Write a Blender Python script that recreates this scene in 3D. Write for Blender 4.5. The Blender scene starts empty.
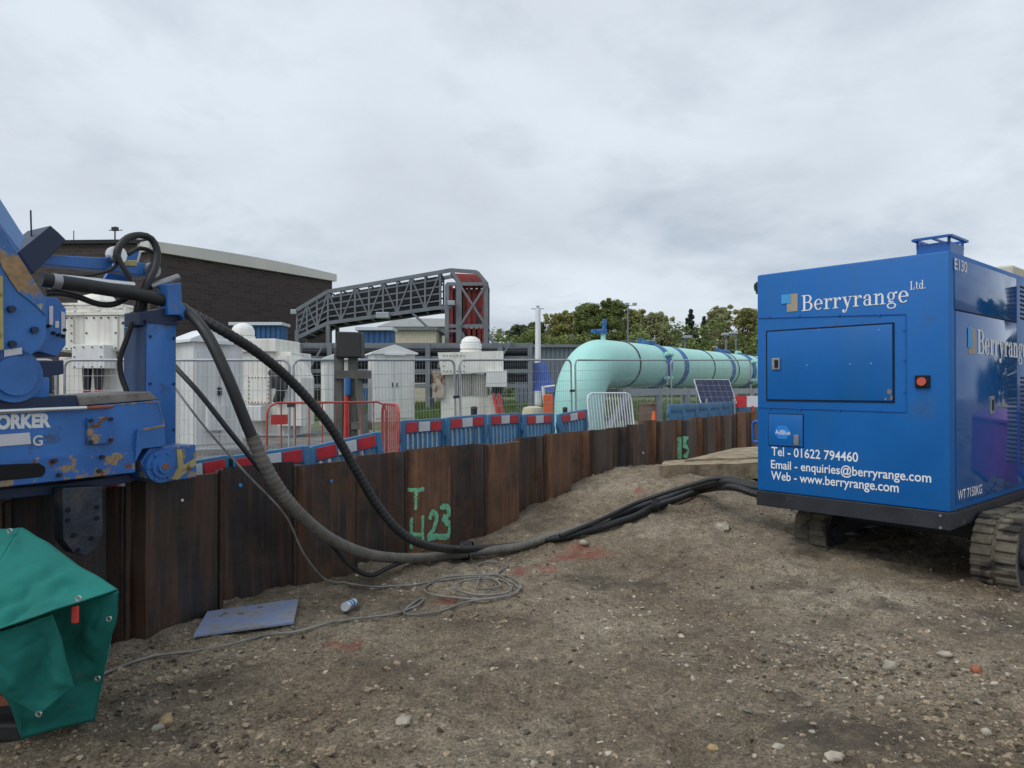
import bpy, bmesh, math, random
import numpy as np
from mathutils import Vector, Matrix, noise as mnoise

random.seed(7)
rng = np.random.default_rng(7)
R = math.radians
SC = bpy.context.scene
COL = SC.collection

# ------------------------------------------------------------------ camera, world, sun, exposure
F, CX, CY, EYE = 715.0, 512.0, 388.0, 1.7
cam_d = bpy.data.cameras.new('camera')
cam_d.sensor_width = 36.0
cam_d.lens = F / 1024 * 36
cam_d.clip_start, cam_d.clip_end = 0.05, 9000
cam = bpy.data.objects.new('camera', cam_d)
COL.objects.link(cam)
cam.location = (0, 0, EYE)
cam.rotation_euler = (R(90) + math.atan((CY - 384) / F), 0, 0)
SC.camera = cam

SUN_EL, SUN_AZ = 52.0, 235.0          # azimuth of the sun clockwise from +Y (behind the camera, to the left)
W = bpy.data.worlds.new('World')
SC.world = W
W.use_nodes = True
nt = W.node_tree
nt.nodes.clear()
def wn(t, **k):
    n = nt.nodes.new(t)
    for a, b in k.items(): setattr(n, a, b)
    return n
w_out = wn('ShaderNodeOutputWorld'); bg = wn('ShaderNodeBackground'); bg.inputs['Strength'].default_value = 0.113
sky = wn('ShaderNodeTexSky', sky_type='NISHITA', sun_disc=False)
sky.sun_elevation = R(SUN_EL); sky.sun_rotation = R(SUN_AZ); sky.air_density = 1.0; sky.dust_density = 2.0
tc = wn('ShaderNodeTexCoord')
sep = wn('ShaderNodeSeparateXYZ'); nt.links.new(tc.outputs['Generated'], sep.inputs[0])
zc = wn('ShaderNodeMath', operation='MAXIMUM'); nt.links.new(sep.outputs[2], zc.inputs[0]); zc.inputs[1].default_value = 0.0
za = wn('ShaderNodeMath', operation='ADD'); nt.links.new(zc.outputs[0], za.inputs[0]); za.inputs[1].default_value = 0.22
dx = wn('ShaderNodeMath', operation='DIVIDE'); nt.links.new(sep.outputs[0], dx.inputs[0]); nt.links.new(za.outputs[0], dx.inputs[1])
dy = wn('ShaderNodeMath', operation='DIVIDE'); nt.links.new(sep.outputs[1], dy.inputs[0]); nt.links.new(za.outputs[0], dy.inputs[1])
cmb = wn('ShaderNodeCombineXYZ'); nt.links.new(dx.outputs[0], cmb.inputs[0]); nt.links.new(dy.outputs[0], cmb.inputs[1]); cmb.inputs[2].default_value = 3.7
n1 = wn('ShaderNodeTexNoise'); n1.inputs['Scale'].default_value = 1.1; n1.inputs['Detail'].default_value = 7; n1.inputs['Roughness'].default_value = 0.52; n1.inputs['Distortion'].default_value = 0.25
nt.links.new(cmb.outputs[0], n1.inputs['Vector'])
r1 = wn('ShaderNodeValToRGB'); nt.links.new(n1.outputs['Fac'], r1.inputs[0])
r1.color_ramp.elements[0].position = 0.28; r1.color_ramp.elements[0].color = (4.65, 5.10, 5.65, 1)
r1.color_ramp.elements[1].position = 0.62; r1.color_ramp.elements[1].color = (6.05, 6.62, 7.2, 1)
n2 = wn('ShaderNodeTexNoise'); n2.inputs['Scale'].default_value = 1.55; n2.inputs['Detail'].default_value = 8; n2.inputs['Roughness'].default_value = 0.58; n2.inputs['Distortion'].default_value = 0.15
nt.links.new(cmb.outputs[0], n2.inputs['Vector'])
r2 = wn('ShaderNodeValToRGB'); nt.links.new(n2.outputs['Fac'], r2.inputs[0])
r2.color_ramp.elements[0].position = 0.30; r2.color_ramp.elements[0].color = (0.74, 0.765, 0.80, 1)
r2.color_ramp.elements[1].position = 0.50; r2.color_ramp.elements[1].color = (1, 1, 1, 1)
mul = wn('ShaderNodeMix', data_type='RGBA', blend_type='MULTIPLY'); mul.inputs[0].default_value = 1.0
nt.links.new(r1.outputs[0], mul.inputs[6]); nt.links.new(r2.outputs[0], mul.inputs[7])
mixs = wn('ShaderNodeMix', data_type='RGBA'); mixs.inputs[0].default_value = 0.93
nt.links.new(sky.outputs[0], mixs.inputs[6]); nt.links.new(mul.outputs[2], mixs.inputs[7])
nt.links.new(mixs.outputs[2], bg.inputs['Color']); nt.links.new(bg.outputs[0], w_out.inputs[0])

sun_d = bpy.data.lights.new('sun', 'SUN'); sun_d.energy = 1.4; sun_d.angle = R(38); sun_d.color = (1.0, 0.97, 0.93)
sun = bpy.data.objects.new('sun', sun_d); COL.objects.link(sun)
sun.rotation_euler = (R(90 - SUN_EL), 0, R(180 - SUN_AZ) + math.pi)
_sd = Vector((math.sin(R(SUN_AZ)) * math.cos(R(SUN_EL)), math.cos(R(SUN_AZ)) * math.cos(R(SUN_EL)), math.sin(R(SUN_EL))))
sun.rotation_euler = _sd.to_track_quat('Z', 'Y').to_euler()

SC.view_settings.view_transform = 'Standard'
SC.view_settings.look = 'None'
SC.view_settings.exposure = 0.20
SC.view_settings.gamma = 1.0
SC.view_settings.use_curve_mapping = False

# ------------------------------------------------------------------ materials
def lin(r, g, b):
    f = lambda c: (c / 255 / 12.92) if c / 255 <= 0.04045 else ((c / 255 + 0.055) / 1.055) ** 2.4
    return (f(r), f(g), f(b))

def mat(name, col, rough=0.6, metal=0.0, var=0.2, scale=5.0, bump=0.0, bscale=60.0, patches=(), streak=None, spec=0.5, island=0.0):
    """Procedural painted / weathered surface: base colour, mottling, thresholded patches (colour, threshold, scale, softness) and vertical streaks."""
    m = bpy.data.materials.new(name); m.use_nodes = True
    t = m.node_tree; N = t.nodes; L = t.links
    b = N['Principled BSDF']
    b.inputs['Roughness'].default_value = rough; b.inputs['Metallic'].default_value = metal
    b.inputs['Specular IOR Level'].default_value = spec
    co = N.new('ShaderNodeTexCoord'); oi = N.new('ShaderNodeObjectInfo')
    sc_ = N.new('ShaderNodeVectorMath'); sc_.operation = 'SCALE'; sc_.inputs[0].default_value = (37, 53, 71)
    L.new(oi.outputs['Random'], sc_.inputs['Scale'])
    ad = N.new('ShaderNodeVectorMath'); ad.operation = 'ADD'
    L.new(co.outputs['Object'], ad.inputs[0]); L.new(sc_.outputs[0], ad.inputs[1])
    vec = ad.outputs[0]
    def noise(scale, detail=6, vec_=None, rough_=0.55):
        n = N.new('ShaderNodeTexNoise'); n.inputs['Scale'].default_value = scale; n.inputs['Detail'].default_value = detail
        n.inputs['Roughness'].default_value = rough_
        L.new(vec_ or vec, n.inputs['Vector']); return n.outputs['Fac']
    def ramp(fac, p0, p1, c0, c1):
        r = N.new('ShaderNodeValToRGB'); L.new(fac, r.inputs[0])
        r.color_ramp.elements[0].position = p0; r.color_ramp.elements[1].position = p1
        r.color_ramp.elements[0].color = (*c0, 1); r.color_ramp.elements[1].color = (*c1, 1)
        return r.outputs[0]
    def mix(fac, a, c, blend='MIX'):
        x = N.new('ShaderNodeMix'); x.data_type = 'RGBA'; x.blend_type = blend
        if isinstance(fac, float): x.inputs[0].default_value = fac
        else: L.new(fac, x.inputs[0])
        for i, v in ((6, a), (7, c)):
            if isinstance(v, tuple): x.inputs[i].default_value = (*v, 1)
            else: L.new(v, x.inputs[i])
        return x.outputs[2]
    nf = noise(scale)
    c = ramp(nf, 0.3, 0.7, tuple(v * (1 - var) for v in col), tuple(min(1, v * (1 + var)) for v in col))
    if streak:
        scol, amt, sxy = streak
        mp = N.new('ShaderNodeMapping'); mp.inputs['Scale'].default_value = (sxy, sxy, sxy * 0.06)
        L.new(vec, mp.inputs['Vector'])
        sf = ramp(noise(1.0, 5, mp.outputs[0]), 0.48, 0.72, (0, 0, 0), (amt, amt, amt))
        c = mix(sf, c, scol)
        if amt > 0.65:
            mp2 = N.new('ShaderNodeMapping'); mp2.inputs['Scale'].default_value = (sxy * 5, sxy * 5, sxy * 0.22); L.new(vec, mp2.inputs['Vector'])
            c = mix(1.0, c, ramp(noise(1.0, 6, mp2.outputs[0], 0.7), 0.32, 0.68, (0.55, 0.55, 0.57), (1.5, 1.42, 1.35)), 'MULTIPLY')
    pm = None
    for (pc, th, psc, soft) in patches:
        f = ramp(noise(psc, 8, None, 0.62), th, th + soft, (0, 0, 0), (1, 1, 1))
        pcn = ramp(noise(psc * 5, 4), 0.35, 0.7, tuple(v * 0.6 for v in pc), pc)
        c = mix(f, c, pcn)
        pm = f
    if island:
        g = N.new('ShaderNodeNewGeometry')
        c = mix(1.0, c, ramp(g.outputs['Random Per Island'], 0.0, 1.0, (1 - island,) * 3, (1 + island,) * 3), 'MULTIPLY')
    L.new(c, b.inputs['Base Color'])
    rr = ramp(nf, 0.3, 0.7, (max(0, rough - 0.08),) * 3, (min(1, rough + 0.1),) * 3)
    if pm is not None: rr = mix(pm, rr, (0.85, 0.85, 0.85))
    L.new(rr, b.inputs['Roughness'])
    if bump:
        bp = N.new('ShaderNodeBump'); bp.inputs['Strength'].default_value = bump; bp.inputs['Distance'].default_value = 0.02
        L.new(noise(bscale, 5), bp.inputs['Height']); L.new(bp.outputs[0], b.inputs['Normal'])
    return m

RUST = (0.20, 0.085, 0.03)
MT = {}
MT['pack_blue'] = mat('pack_blue', (0.004, 0.122, 0.41), 0.46, 0, 0.10, 1.3, 0.10, 1.4, patches=[((0.05, 0.13, 0.29), 0.60, 2.6, 0.2), ((0.22, 0.30, 0.45), 0.735, 16, 0.02)], streak=((0.018, 0.125, 0.33), 0.45, 5.0), spec=0.35)
MT['pack_gloss'] = mat('pack_gloss', (0.005, 0.095, 0.32), 0.05, 0, 0.05, 1.6, 0.012, 2)
MT['pack_trim'] = mat('pack_trim', (0.008, 0.105, 0.40), 0.35, 0, 0.1, 3)
MT['chassis'] = mat('chassis', (0.018, 0.021, 0.028), 0.55, 0, 0.3, 4, 0.15, 80, patches=[((0.12, 0.11, 0.095), 0.63, 7, 0.12)])
MT['gap'] = mat('gap', (0.006, 0.007, 0.01), 0.9)
MT['text_white'] = mat('text_white', (0.78, 0.80, 0.82), 0.5, 0, 0.04)
MT['logo_tan'] = mat('logo_tan', (0.36, 0.31, 0.23), 0.5, 0, 0.05)
MT['logo_sky'] = mat('logo_sky', (0.05, 0.33, 0.70), 0.5, 0, 0.05)
MT['steel'] = mat('steel', (0.30, 0.31, 0.32), 0.42, 0.6, 0.2, 12, 0.05)
MT['chrome'] = mat('chrome', (0.62, 0.63, 0.64), 0.22, 0.9, 0.05)
MT['galv'] = mat('galv', (0.36, 0.39, 0.42), 0.5, 0.3, 0.15, 8)
MT['grey_steel'] = mat('grey_steel', (0.17, 0.19, 0.215), 0.6, 0.1, 0.15, 2)
MT['dark_steel'] = mat('dark_steel', (0.025, 0.027, 0.03), 0.6, 0.1, 0.3, 5)
MT['rubber'] = mat('rubber', (0.016, 0.017, 0.018), 0.55, 0, 0.35, 9, 0.1, 90, patches=[((0.07, 0.066, 0.06), 0.60, 6, 0.15)])
MT['hose_grey'] = mat('hose_grey', (0.135, 0.126, 0.110), 0.7, 0, 0.35, 9, 0.1, 90, patches=[((0.15, 0.14, 0.12), 0.52, 5, 0.2)])
MT['cable'] = mat('cable', (0.20, 0.195, 0.18), 0.7, 0, 0.4, 6)
MT['track'] = mat('track', (0.135, 0.118, 0.088), 0.9, 0, 0.4, 7, 0.5, 50, patches=[((0.040, 0.036, 0.033), 0.50, 5, 0.1)])
MT['red_lens'] = mat('red_lens', (0.55, 0.10, 0.07), 0.3)
MT['pile'] = mat('pile', (0.058, 0.042, 0.034), 0.6, 0, 0.4, 3, 0.15, 45,
                 patches=[((0.105, 0.052, 0.026), 0.50, 1.6, 0.22)], streak=((0.20, 0.085, 0.032), 0.8, 8.0))
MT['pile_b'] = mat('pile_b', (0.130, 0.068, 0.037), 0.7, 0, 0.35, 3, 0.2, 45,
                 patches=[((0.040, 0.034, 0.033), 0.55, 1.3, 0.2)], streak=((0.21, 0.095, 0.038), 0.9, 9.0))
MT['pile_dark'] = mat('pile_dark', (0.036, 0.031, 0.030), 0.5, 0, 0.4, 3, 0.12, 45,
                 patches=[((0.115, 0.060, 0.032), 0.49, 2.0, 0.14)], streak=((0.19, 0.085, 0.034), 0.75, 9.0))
MT['pile_darkest'] = mat('pile_darkest', (0.024, 0.021, 0.022), 0.5, 0, 0.4, 3, 0.15, 45,
                 patches=[((0.075, 0.042, 0.026), 0.55, 2.2, 0.12)], streak=((0.14, 0.064, 0.028), 0.7, 8.0))  # darkest pile colour, for the piles at the near end
MT['rust_bead'] = mat('rust_bead', (0.055, 0.034, 0.024), 0.85, 0, 0.4, 8, 0.3, 60)
MT['spray'] = mat('spray', (0.20, 0.56, 0.33), 0.7, 0, 0.25, 30)
MT['mach_blue'] = mat('mach_blue', (0.036, 0.160, 0.47), 0.40, 0, 0.2, 3, 0.06, 30,
                 patches=[((0.07, 0.09, 0.14), 0.60, 4, 0.1), ((0.34, 0.20, 0.11), 0.665, 6, 0.02)])
MT['edge_worn'] = mat('edge_worn', (0.045, 0.16, 0.42), 0.5, 0, 0.2, 3, 0.1, 30, patches=[((0.42, 0.27, 0.13), 0.47, 6, 0.06), ((0.5, 0.45, 0.36), 0.60, 11, 0.04)])
MT['sky_sheen_blue'] = mat('sky_sheen_blue', (0.20, 0.36, 0.62), 0.25, 0, 0.1, 2)  # lighter blue: sky reflection on the upper plate put into its colour
MT['mach_worn'] = mat('mach_worn', (0.030, 0.14, 0.44), 0.5, 0, 0.2, 3, 0.1, 30,
                 patches=[((0.10, 0.13, 0.20), 0.54, 5, 0.1), ((0.38, 0.27, 0.16), 0.53, 11, 0.04), (RUST, 0.60, 13, 0.04)])
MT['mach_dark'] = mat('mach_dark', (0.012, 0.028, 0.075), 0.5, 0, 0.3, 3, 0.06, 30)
MT['mach_yellow'] = mat('mach_yellow', (0.42, 0.36, 0.16), 0.6, 0, 0.2, 6, 0.1, 40, patches=[(RUST, 0.56, 14, 0.1)])
MT['deck'] = mat('deck', (0.22, 0.20, 0.18), 0.6, 0.2, 0.35, 9, 0.15, 60, patches=[((0.06, 0.06, 0.06), 0.58, 10, 0.1)])
MT['clamp'] = mat('clamp', (0.035, 0.045, 0.065), 0.6, 0.2, 0.5, 9, 0.3, 40, patches=[((0.11, 0.09, 0.08), 0.52, 9, 0.15)])
MT['label'] = mat('label', (0.66, 0.64, 0.68), 0.6, 0, 0.06)
MT['tarp'] = mat('tarp', (0.016, 0.165, 0.142), 0.8, 0, 0.16, 4, 0.10, 14, patches=[((0.03, 0.20, 0.165), 0.58, 3, 0.15), ((0.10, 0.15, 0.12), 0.66, 8, 0.1)], spec=0.2)
MT['red_paint'] = mat('red_paint', (0.52, 0.045, 0.035), 0.5, 0, 0.15, 6)
MT['red_tube'] = mat('red_tube', (0.42, 0.07, 0.06), 0.55, 0, 0.2, 6, patches=[((0.5, 0.36, 0.33), 0.62, 9, 0.1)])
MT['board'] = mat('board', (0.22, 0.27, 0.41), 0.55, 0, 0.15, 3, 0.05, 20, patches=[((0.30, 0.28, 0.25), 0.46, 6, 0.2)])
MT['timber'] = mat('timber', (0.30, 0.235, 0.152), 0.85, 0, 0.4, 6, 0.7, 14, patches=[((0.11, 0.11, 0.06), 0.50, 2.5, 0.2)])
MT['timber_grey'] = mat('timber_grey', (0.10, 0.10, 0.09), 0.85, 0, 0.3, 5, 0.2, 30)
MT['can'] = mat('can', (0.62, 0.66, 0.70), 0.35, 0.3, 0.1)
MT['barrier_blue'] = mat('barrier_blue', (0.045, 0.165, 0.32), 0.5, 0, 0.2, 3, 0.05, 20, patches=[((0.10, 0.16, 0.24), 0.6, 5, 0.2)])
MT['refl_red'] = mat('refl_red', (0.56, 0.035, 0.045), 0.4, 0, 0.15, 5)
MT['refl_white'] = mat('refl_white', (0.66, 0.68, 0.70), 0.4, 0, 0.1, 5)
MT['white_paint'] = mat('white_paint', (0.78, 0.78, 0.75), 0.5, 0, 0.06, 2, 0.02, 30, streak=((0.36, 0.29, 0.2), 0.35, 5.0))
MT['white_tank'] = mat('white_tank', (0.74, 0.735, 0.68), 0.5, 0, 0.08, 2, 0.02, 30, patches=[(RUST, 0.70, 6, 0.03)], streak=((0.34, 0.26, 0.17), 0.5, 6.0))
MT['kiosk'] = mat('kiosk', (0.70, 0.71, 0.71), 0.55, 0, 0.06, 2, 0.02, 30, streak=((0.40, 0.38, 0.33), 0.35, 5.0))
MT['kiosk_roof'] = mat('kiosk_roof', (0.72, 0.74, 0.76), 0.5, 0, 0.06, 2)
MT['aqua'] = mat('aqua', (0.37, 0.70, 0.64), 0.45, 0, 0.03, 0.8, 0.02, 30, patches=[((0.27, 0.50, 0.45), 0.66, 2.2, 0.12)], streak=((0.24, 0.46, 0.41), 0.30, 2.0))
MT['pipe_blue'] = mat('pipe_blue', (0.03, 0.13, 0.34), 0.5, 0, 0.15, 6)
MT['orange'] = mat('orange', (0.75, 0.13, 0.03), 0.5, 0, 0.1, 6)
MT['cream'] = mat('cream', (0.55, 0.50, 0.38), 0.6, 0, 0.12, 6)
MT['brown_box'] = mat('brown_box', (0.20, 0.125, 0.08), 0.8, 0, 0.2, 6)
MT['solar'] = mat('solar', (0.018, 0.026, 0.075), 0.22, 0, 0.15, 6)
MT['concrete'] = mat('concrete', (0.34, 0.33, 0.31), 0.85, 0, 0.2, 4, 0.2, 30)
MT['fascia'] = mat('fascia', (0.62, 0.61, 0.56), 0.6, 0, 0.08, 0.3)
MT['blue_clad'] = mat('blue_clad', (0.03, 0.11, 0.27), 0.5, 0, 0.1, 0.5)
MT['grey_clad'] = mat('grey_clad', (0.15, 0.18, 0.22), 0.6, 0, 0.12, 0.5)
MT['roof_pale'] = mat('roof_pale', (0.62, 0.66, 0.72), 0.5, 0, 0.05, 0.5)
MT['truss_red'] = mat('truss_red', (0.40, 0.075, 0.07), 0.6, 0, 0.35, 0.6, patches=[((0.12, 0.10, 0.11), 0.58, 0.8, 0.06), ((0.5, 0.42, 0.40), 0.68, 1.3, 0.04)])
MT['trough'] = mat('trough', (0.020, 0.022, 0.026), 0.8, 0, 0.3, 0.5)
MT['bark'] = mat('bark', (0.07, 0.055, 0.04), 0.9)
MT['leaf_green'] = mat('leaf_green', (0.215, 0.265, 0.090), 0.7, 0, 0.35, 0.35, island=0.45)
MT['leaf_olive'] = mat('leaf_olive', (0.330, 0.330, 0.120), 0.7, 0, 0.35, 0.35, island=0.4)
MT['leaf_dark'] = mat('leaf_dark', (0.120, 0.155, 0.070), 0.7, 0, 0.3, 0.35, island=0.45)
MT['leaf_pale'] = mat('leaf_pale', (0.340, 0.350, 0.175), 0.7, 0, 0.3, 0.35, island=0.4)
MT['conifer'] = mat('conifer', (0.034, 0.056, 0.042), 0.75, 0, 0.3, 0.4, island=0.5)
MT['blade'] = mat('blade', (0.11, 0.17, 0.04), 0.7, 0, 0.3, 0.3, island=0.4)
MT['stone'] = mat('stone', (0.27, 0.24, 0.19), 0.85, 0, 0.3, 14, 0.3, 60, island=0.75)
MT['clod'] = mat('clod', (0.190, 0.148, 0.100), 0.95, 0, 0.3, 14, 0.4, 60, island=0.8)
MT['stone_pale'] = mat('stone_pale', (0.34, 0.305, 0.245), 0.85, 0, 0.25, 14, 0.3, 60)
MT['stone_ochre'] = mat('stone_ochre', (0.34, 0.245, 0.12), 0.85, 0, 0.25, 14, 0.3, 60)
MT['stone_brick'] = mat('stone_brick', (0.28, 0.10, 0.055), 0.85, 0, 0.25, 14, 0.3, 60)
MT['purple'] = mat('purple', (0.16, 0.03, 0.22), 0.5)

def brick_material():
    m = bpy.data.materials.new('dark_brick'); m.use_nodes = True
    t = m.node_tree; N = t.nodes; L = t.links; b = N['Principled BSDF']
    co = N.new('ShaderNodeTexCoord'); mp = N.new('ShaderNodeMapping'); mp.inputs['Rotation'].default_value = (R(90), 0, 0)
    L.new(co.outputs['Object'], mp.inputs[0])
    br = N.new('ShaderNodeTexBrick'); L.new(mp.outputs[0], br.inputs['Vector'])
    br.inputs['Color1'].default_value = (0.046, 0.034, 0.033, 1); br.inputs['Color2'].default_value = (0.070, 0.052, 0.050, 1)
    br.inputs['Mortar'].default_value = (0.075, 0.062, 0.055, 1)
    br.inputs['Scale'].default_value = 1.0; br.inputs['Brick Width'].default_value = 0.9; br.inputs['Row Height'].default_value = 0.3
    br.inputs['Mortar Size'].default_value = 0.03
    L.new(br.outputs['Color'], b.inputs['Base Color']); b.inputs['Roughness'].default_value = 0.9
    return m
MT['brick'] = brick_material()
for _k in ('leaf_green', 'leaf_olive', 'leaf_dark', 'leaf_pale', 'blade'):     # thin leaves let light through
    _t = MT[_k].node_tree; _b = _t.nodes['Principled BSDF']; _tr = _t.nodes.new('ShaderNodeBsdfTranslucent'); _mx = _t.nodes.new('ShaderNodeMixShader'); _mx.inputs[0].default_value = 0.48
    _t.links.new(_b.inputs['Base Color'].links[0].from_socket, _tr.inputs[0]); _t.links.new(_b.outputs[0], _mx.inputs[1]); _t.links.new(_tr.outputs[0], _mx.inputs[2]); _t.links.new(_mx.outputs[0], _t.nodes['Material Output'].inputs[0])

# ------------------------------------------------------------------ ground shapes
WALL_D = Vector((0.5257, 0.8507, 0)); WALL_T = Vector((-0.8507, 0.5257, 0)); WALL_O = Vector((-5.64, 0, 0))
WALL_ANG = math.atan2(0.8507, 0.5257)
PACK_O = Vector((2.473, 7.216, 0)); PACK_ANG = math.atan2(-0.7555, 0.655)

def vnoise(x, y, seed=0):
    xi = np.floor(x).astype(np.int64); yi = np.floor(y).astype(np.int64)
    fx = x - xi; fy = y - yi
    fx = fx * fx * (3 - 2 * fx); fy = fy * fy * (3 - 2 * fy)
    def h(a, b):
        n = (a * 374761393 + b * 668265263 + seed * 974634777) & 0xFFFFFFFF
        n = ((n ^ (n >> 13)) * 1274126177) & 0xFFFFFFFF
        return ((n ^ (n >> 16)) & 0xFFFF) / 65535.0
    return (h(xi, yi) * (1 - fx) + h(xi + 1, yi) * fx) * (1 - fy) + (h(xi, yi + 1) * (1 - fx) + h(xi + 1, yi + 1) * fx) * fy - 0.5

def ground_z(x, y, detail=True):
    x = np.asarray(x, float); y = np.asarray(y, float)
    t = (x + 5.64) * -0.8507 + y * 0.5257
    s = (x + 5.64) * 0.5257 + y * 0.8507
    g = lambda cx, cy, sx, sy, a: a * np.exp(-((x - cx) / sx) ** 2 / 2 - ((y - cy) / sy) ** 2 / 2)
    h = g(2.2, 11.1, 1.5, 1.9, 0.40) + g(-0.5, 8.2, 1.0, 1.1, -0.17) + g(-2.9, 4.4, 0.9, 0.9, -0.05) + g(1.9, 8.6, 1.3, 0.9, 0.08)
    near = np.clip(1.2 - np.hypot(x, y - 4) / 40, 0.0, 1)
    if detail:
        # mud: broad lumps, tracked ridges, crumbs
        h = h + near * (vnoise(x * 0.7, y * 0.7, 1) * 0.10 + 0.9 * np.exp(-((x - 1.5) / 1.5) ** 2 - ((y - 9.3) / 1.9) ** 2) * (vnoise(x * 4.1, y * 4.1, 11) * 0.06 + vnoise(x * 10, y * 10, 12) * 0.045) + np.abs(vnoise(x * 1.1 + 3, y * 2.3, 13)) * 0.05 + vnoise(x * 2.1, y * 2.1, 2) * 0.045 + vnoise(x * 5.3, y * 5.3, 3) * 0.034
                        + vnoise(x * 12, y * 12, 4) * 0.026 + np.maximum(0, vnoise(x * 19, y * 19, 5) - 0.10) * 0.075)
        h = h + near * np.maximum(0, 0.3 - np.abs(t + 0.25)) * 0.16 * (0.4 + vnoise(x * 3, y * 3, 6))
    c = np.interp(s, [0, 5.9, 8.2, 9.2, 16, 26], [0.10, 0.12, 0.22, 0.37, 0.42, 0.46])
    if detail:
        c = c + vnoise(x * 0.9, y * 0.9, 8) * 0.05 * np.clip(1.5 - y / 60, 0.2, 1)
    behind = np.clip((t - 0.3) / 0.06, 0, 1)
    return h * (1 - behind) + c * behind

def gz(x, y): return float(ground_z(x, y))
def P(px, py, Y): return Vector(((px - CX) / F * Y, Y, EYE - (py - CY) / F * Y))
def G(px, py, lift=0.0):
    """the point of the working ground seen at a pixel of the photograph"""
    rx, rz = (px - CX) / F, -(py - CY) / F
    y = 2.5
    while y < 60:
        if EYE + rz * y <= gz(rx * y, y) + lift: break
        y += 0.02
    return Vector((rx * y, y, gz(rx * y, y) + lift))
def WP(px, py, t):
    """(along wall, height) where the sight line of a pixel meets the vertical plane at offset t from the wall line"""
    r = (px - CX) / F
    # x = r*Y ; -0.8507*(x+5.64)+0.5257*Y = t
    Y = (t + 0.8507 * 5.64) / (0.5257 - 0.8507 * r)
    s = 0.5257 * (r * Y + 5.64) + 0.8507 * Y
    return s, EYE - (py - CY) / F * Y
def FU(px, py):
    r = (px - CX) / F
    u = (7.216 * r - 2.473) / (0.655 + 0.7555 * r)
    Y = 7.216 - 0.7555 * u
    return u, EYE - (py - CY) / F * Y
PACK_W = 1.742
def SU(px, py):
    x1, y1 = 2.473 + 0.655 * PACK_W, 7.216 - 0.7555 * PACK_W
    r = (px - CX) / F
    v = (x1 - r * y1) / (r * 0.655 - 0.7555)
    return v, EYE - (py - CY) / F * (y1 + 0.655 * v)

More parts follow.
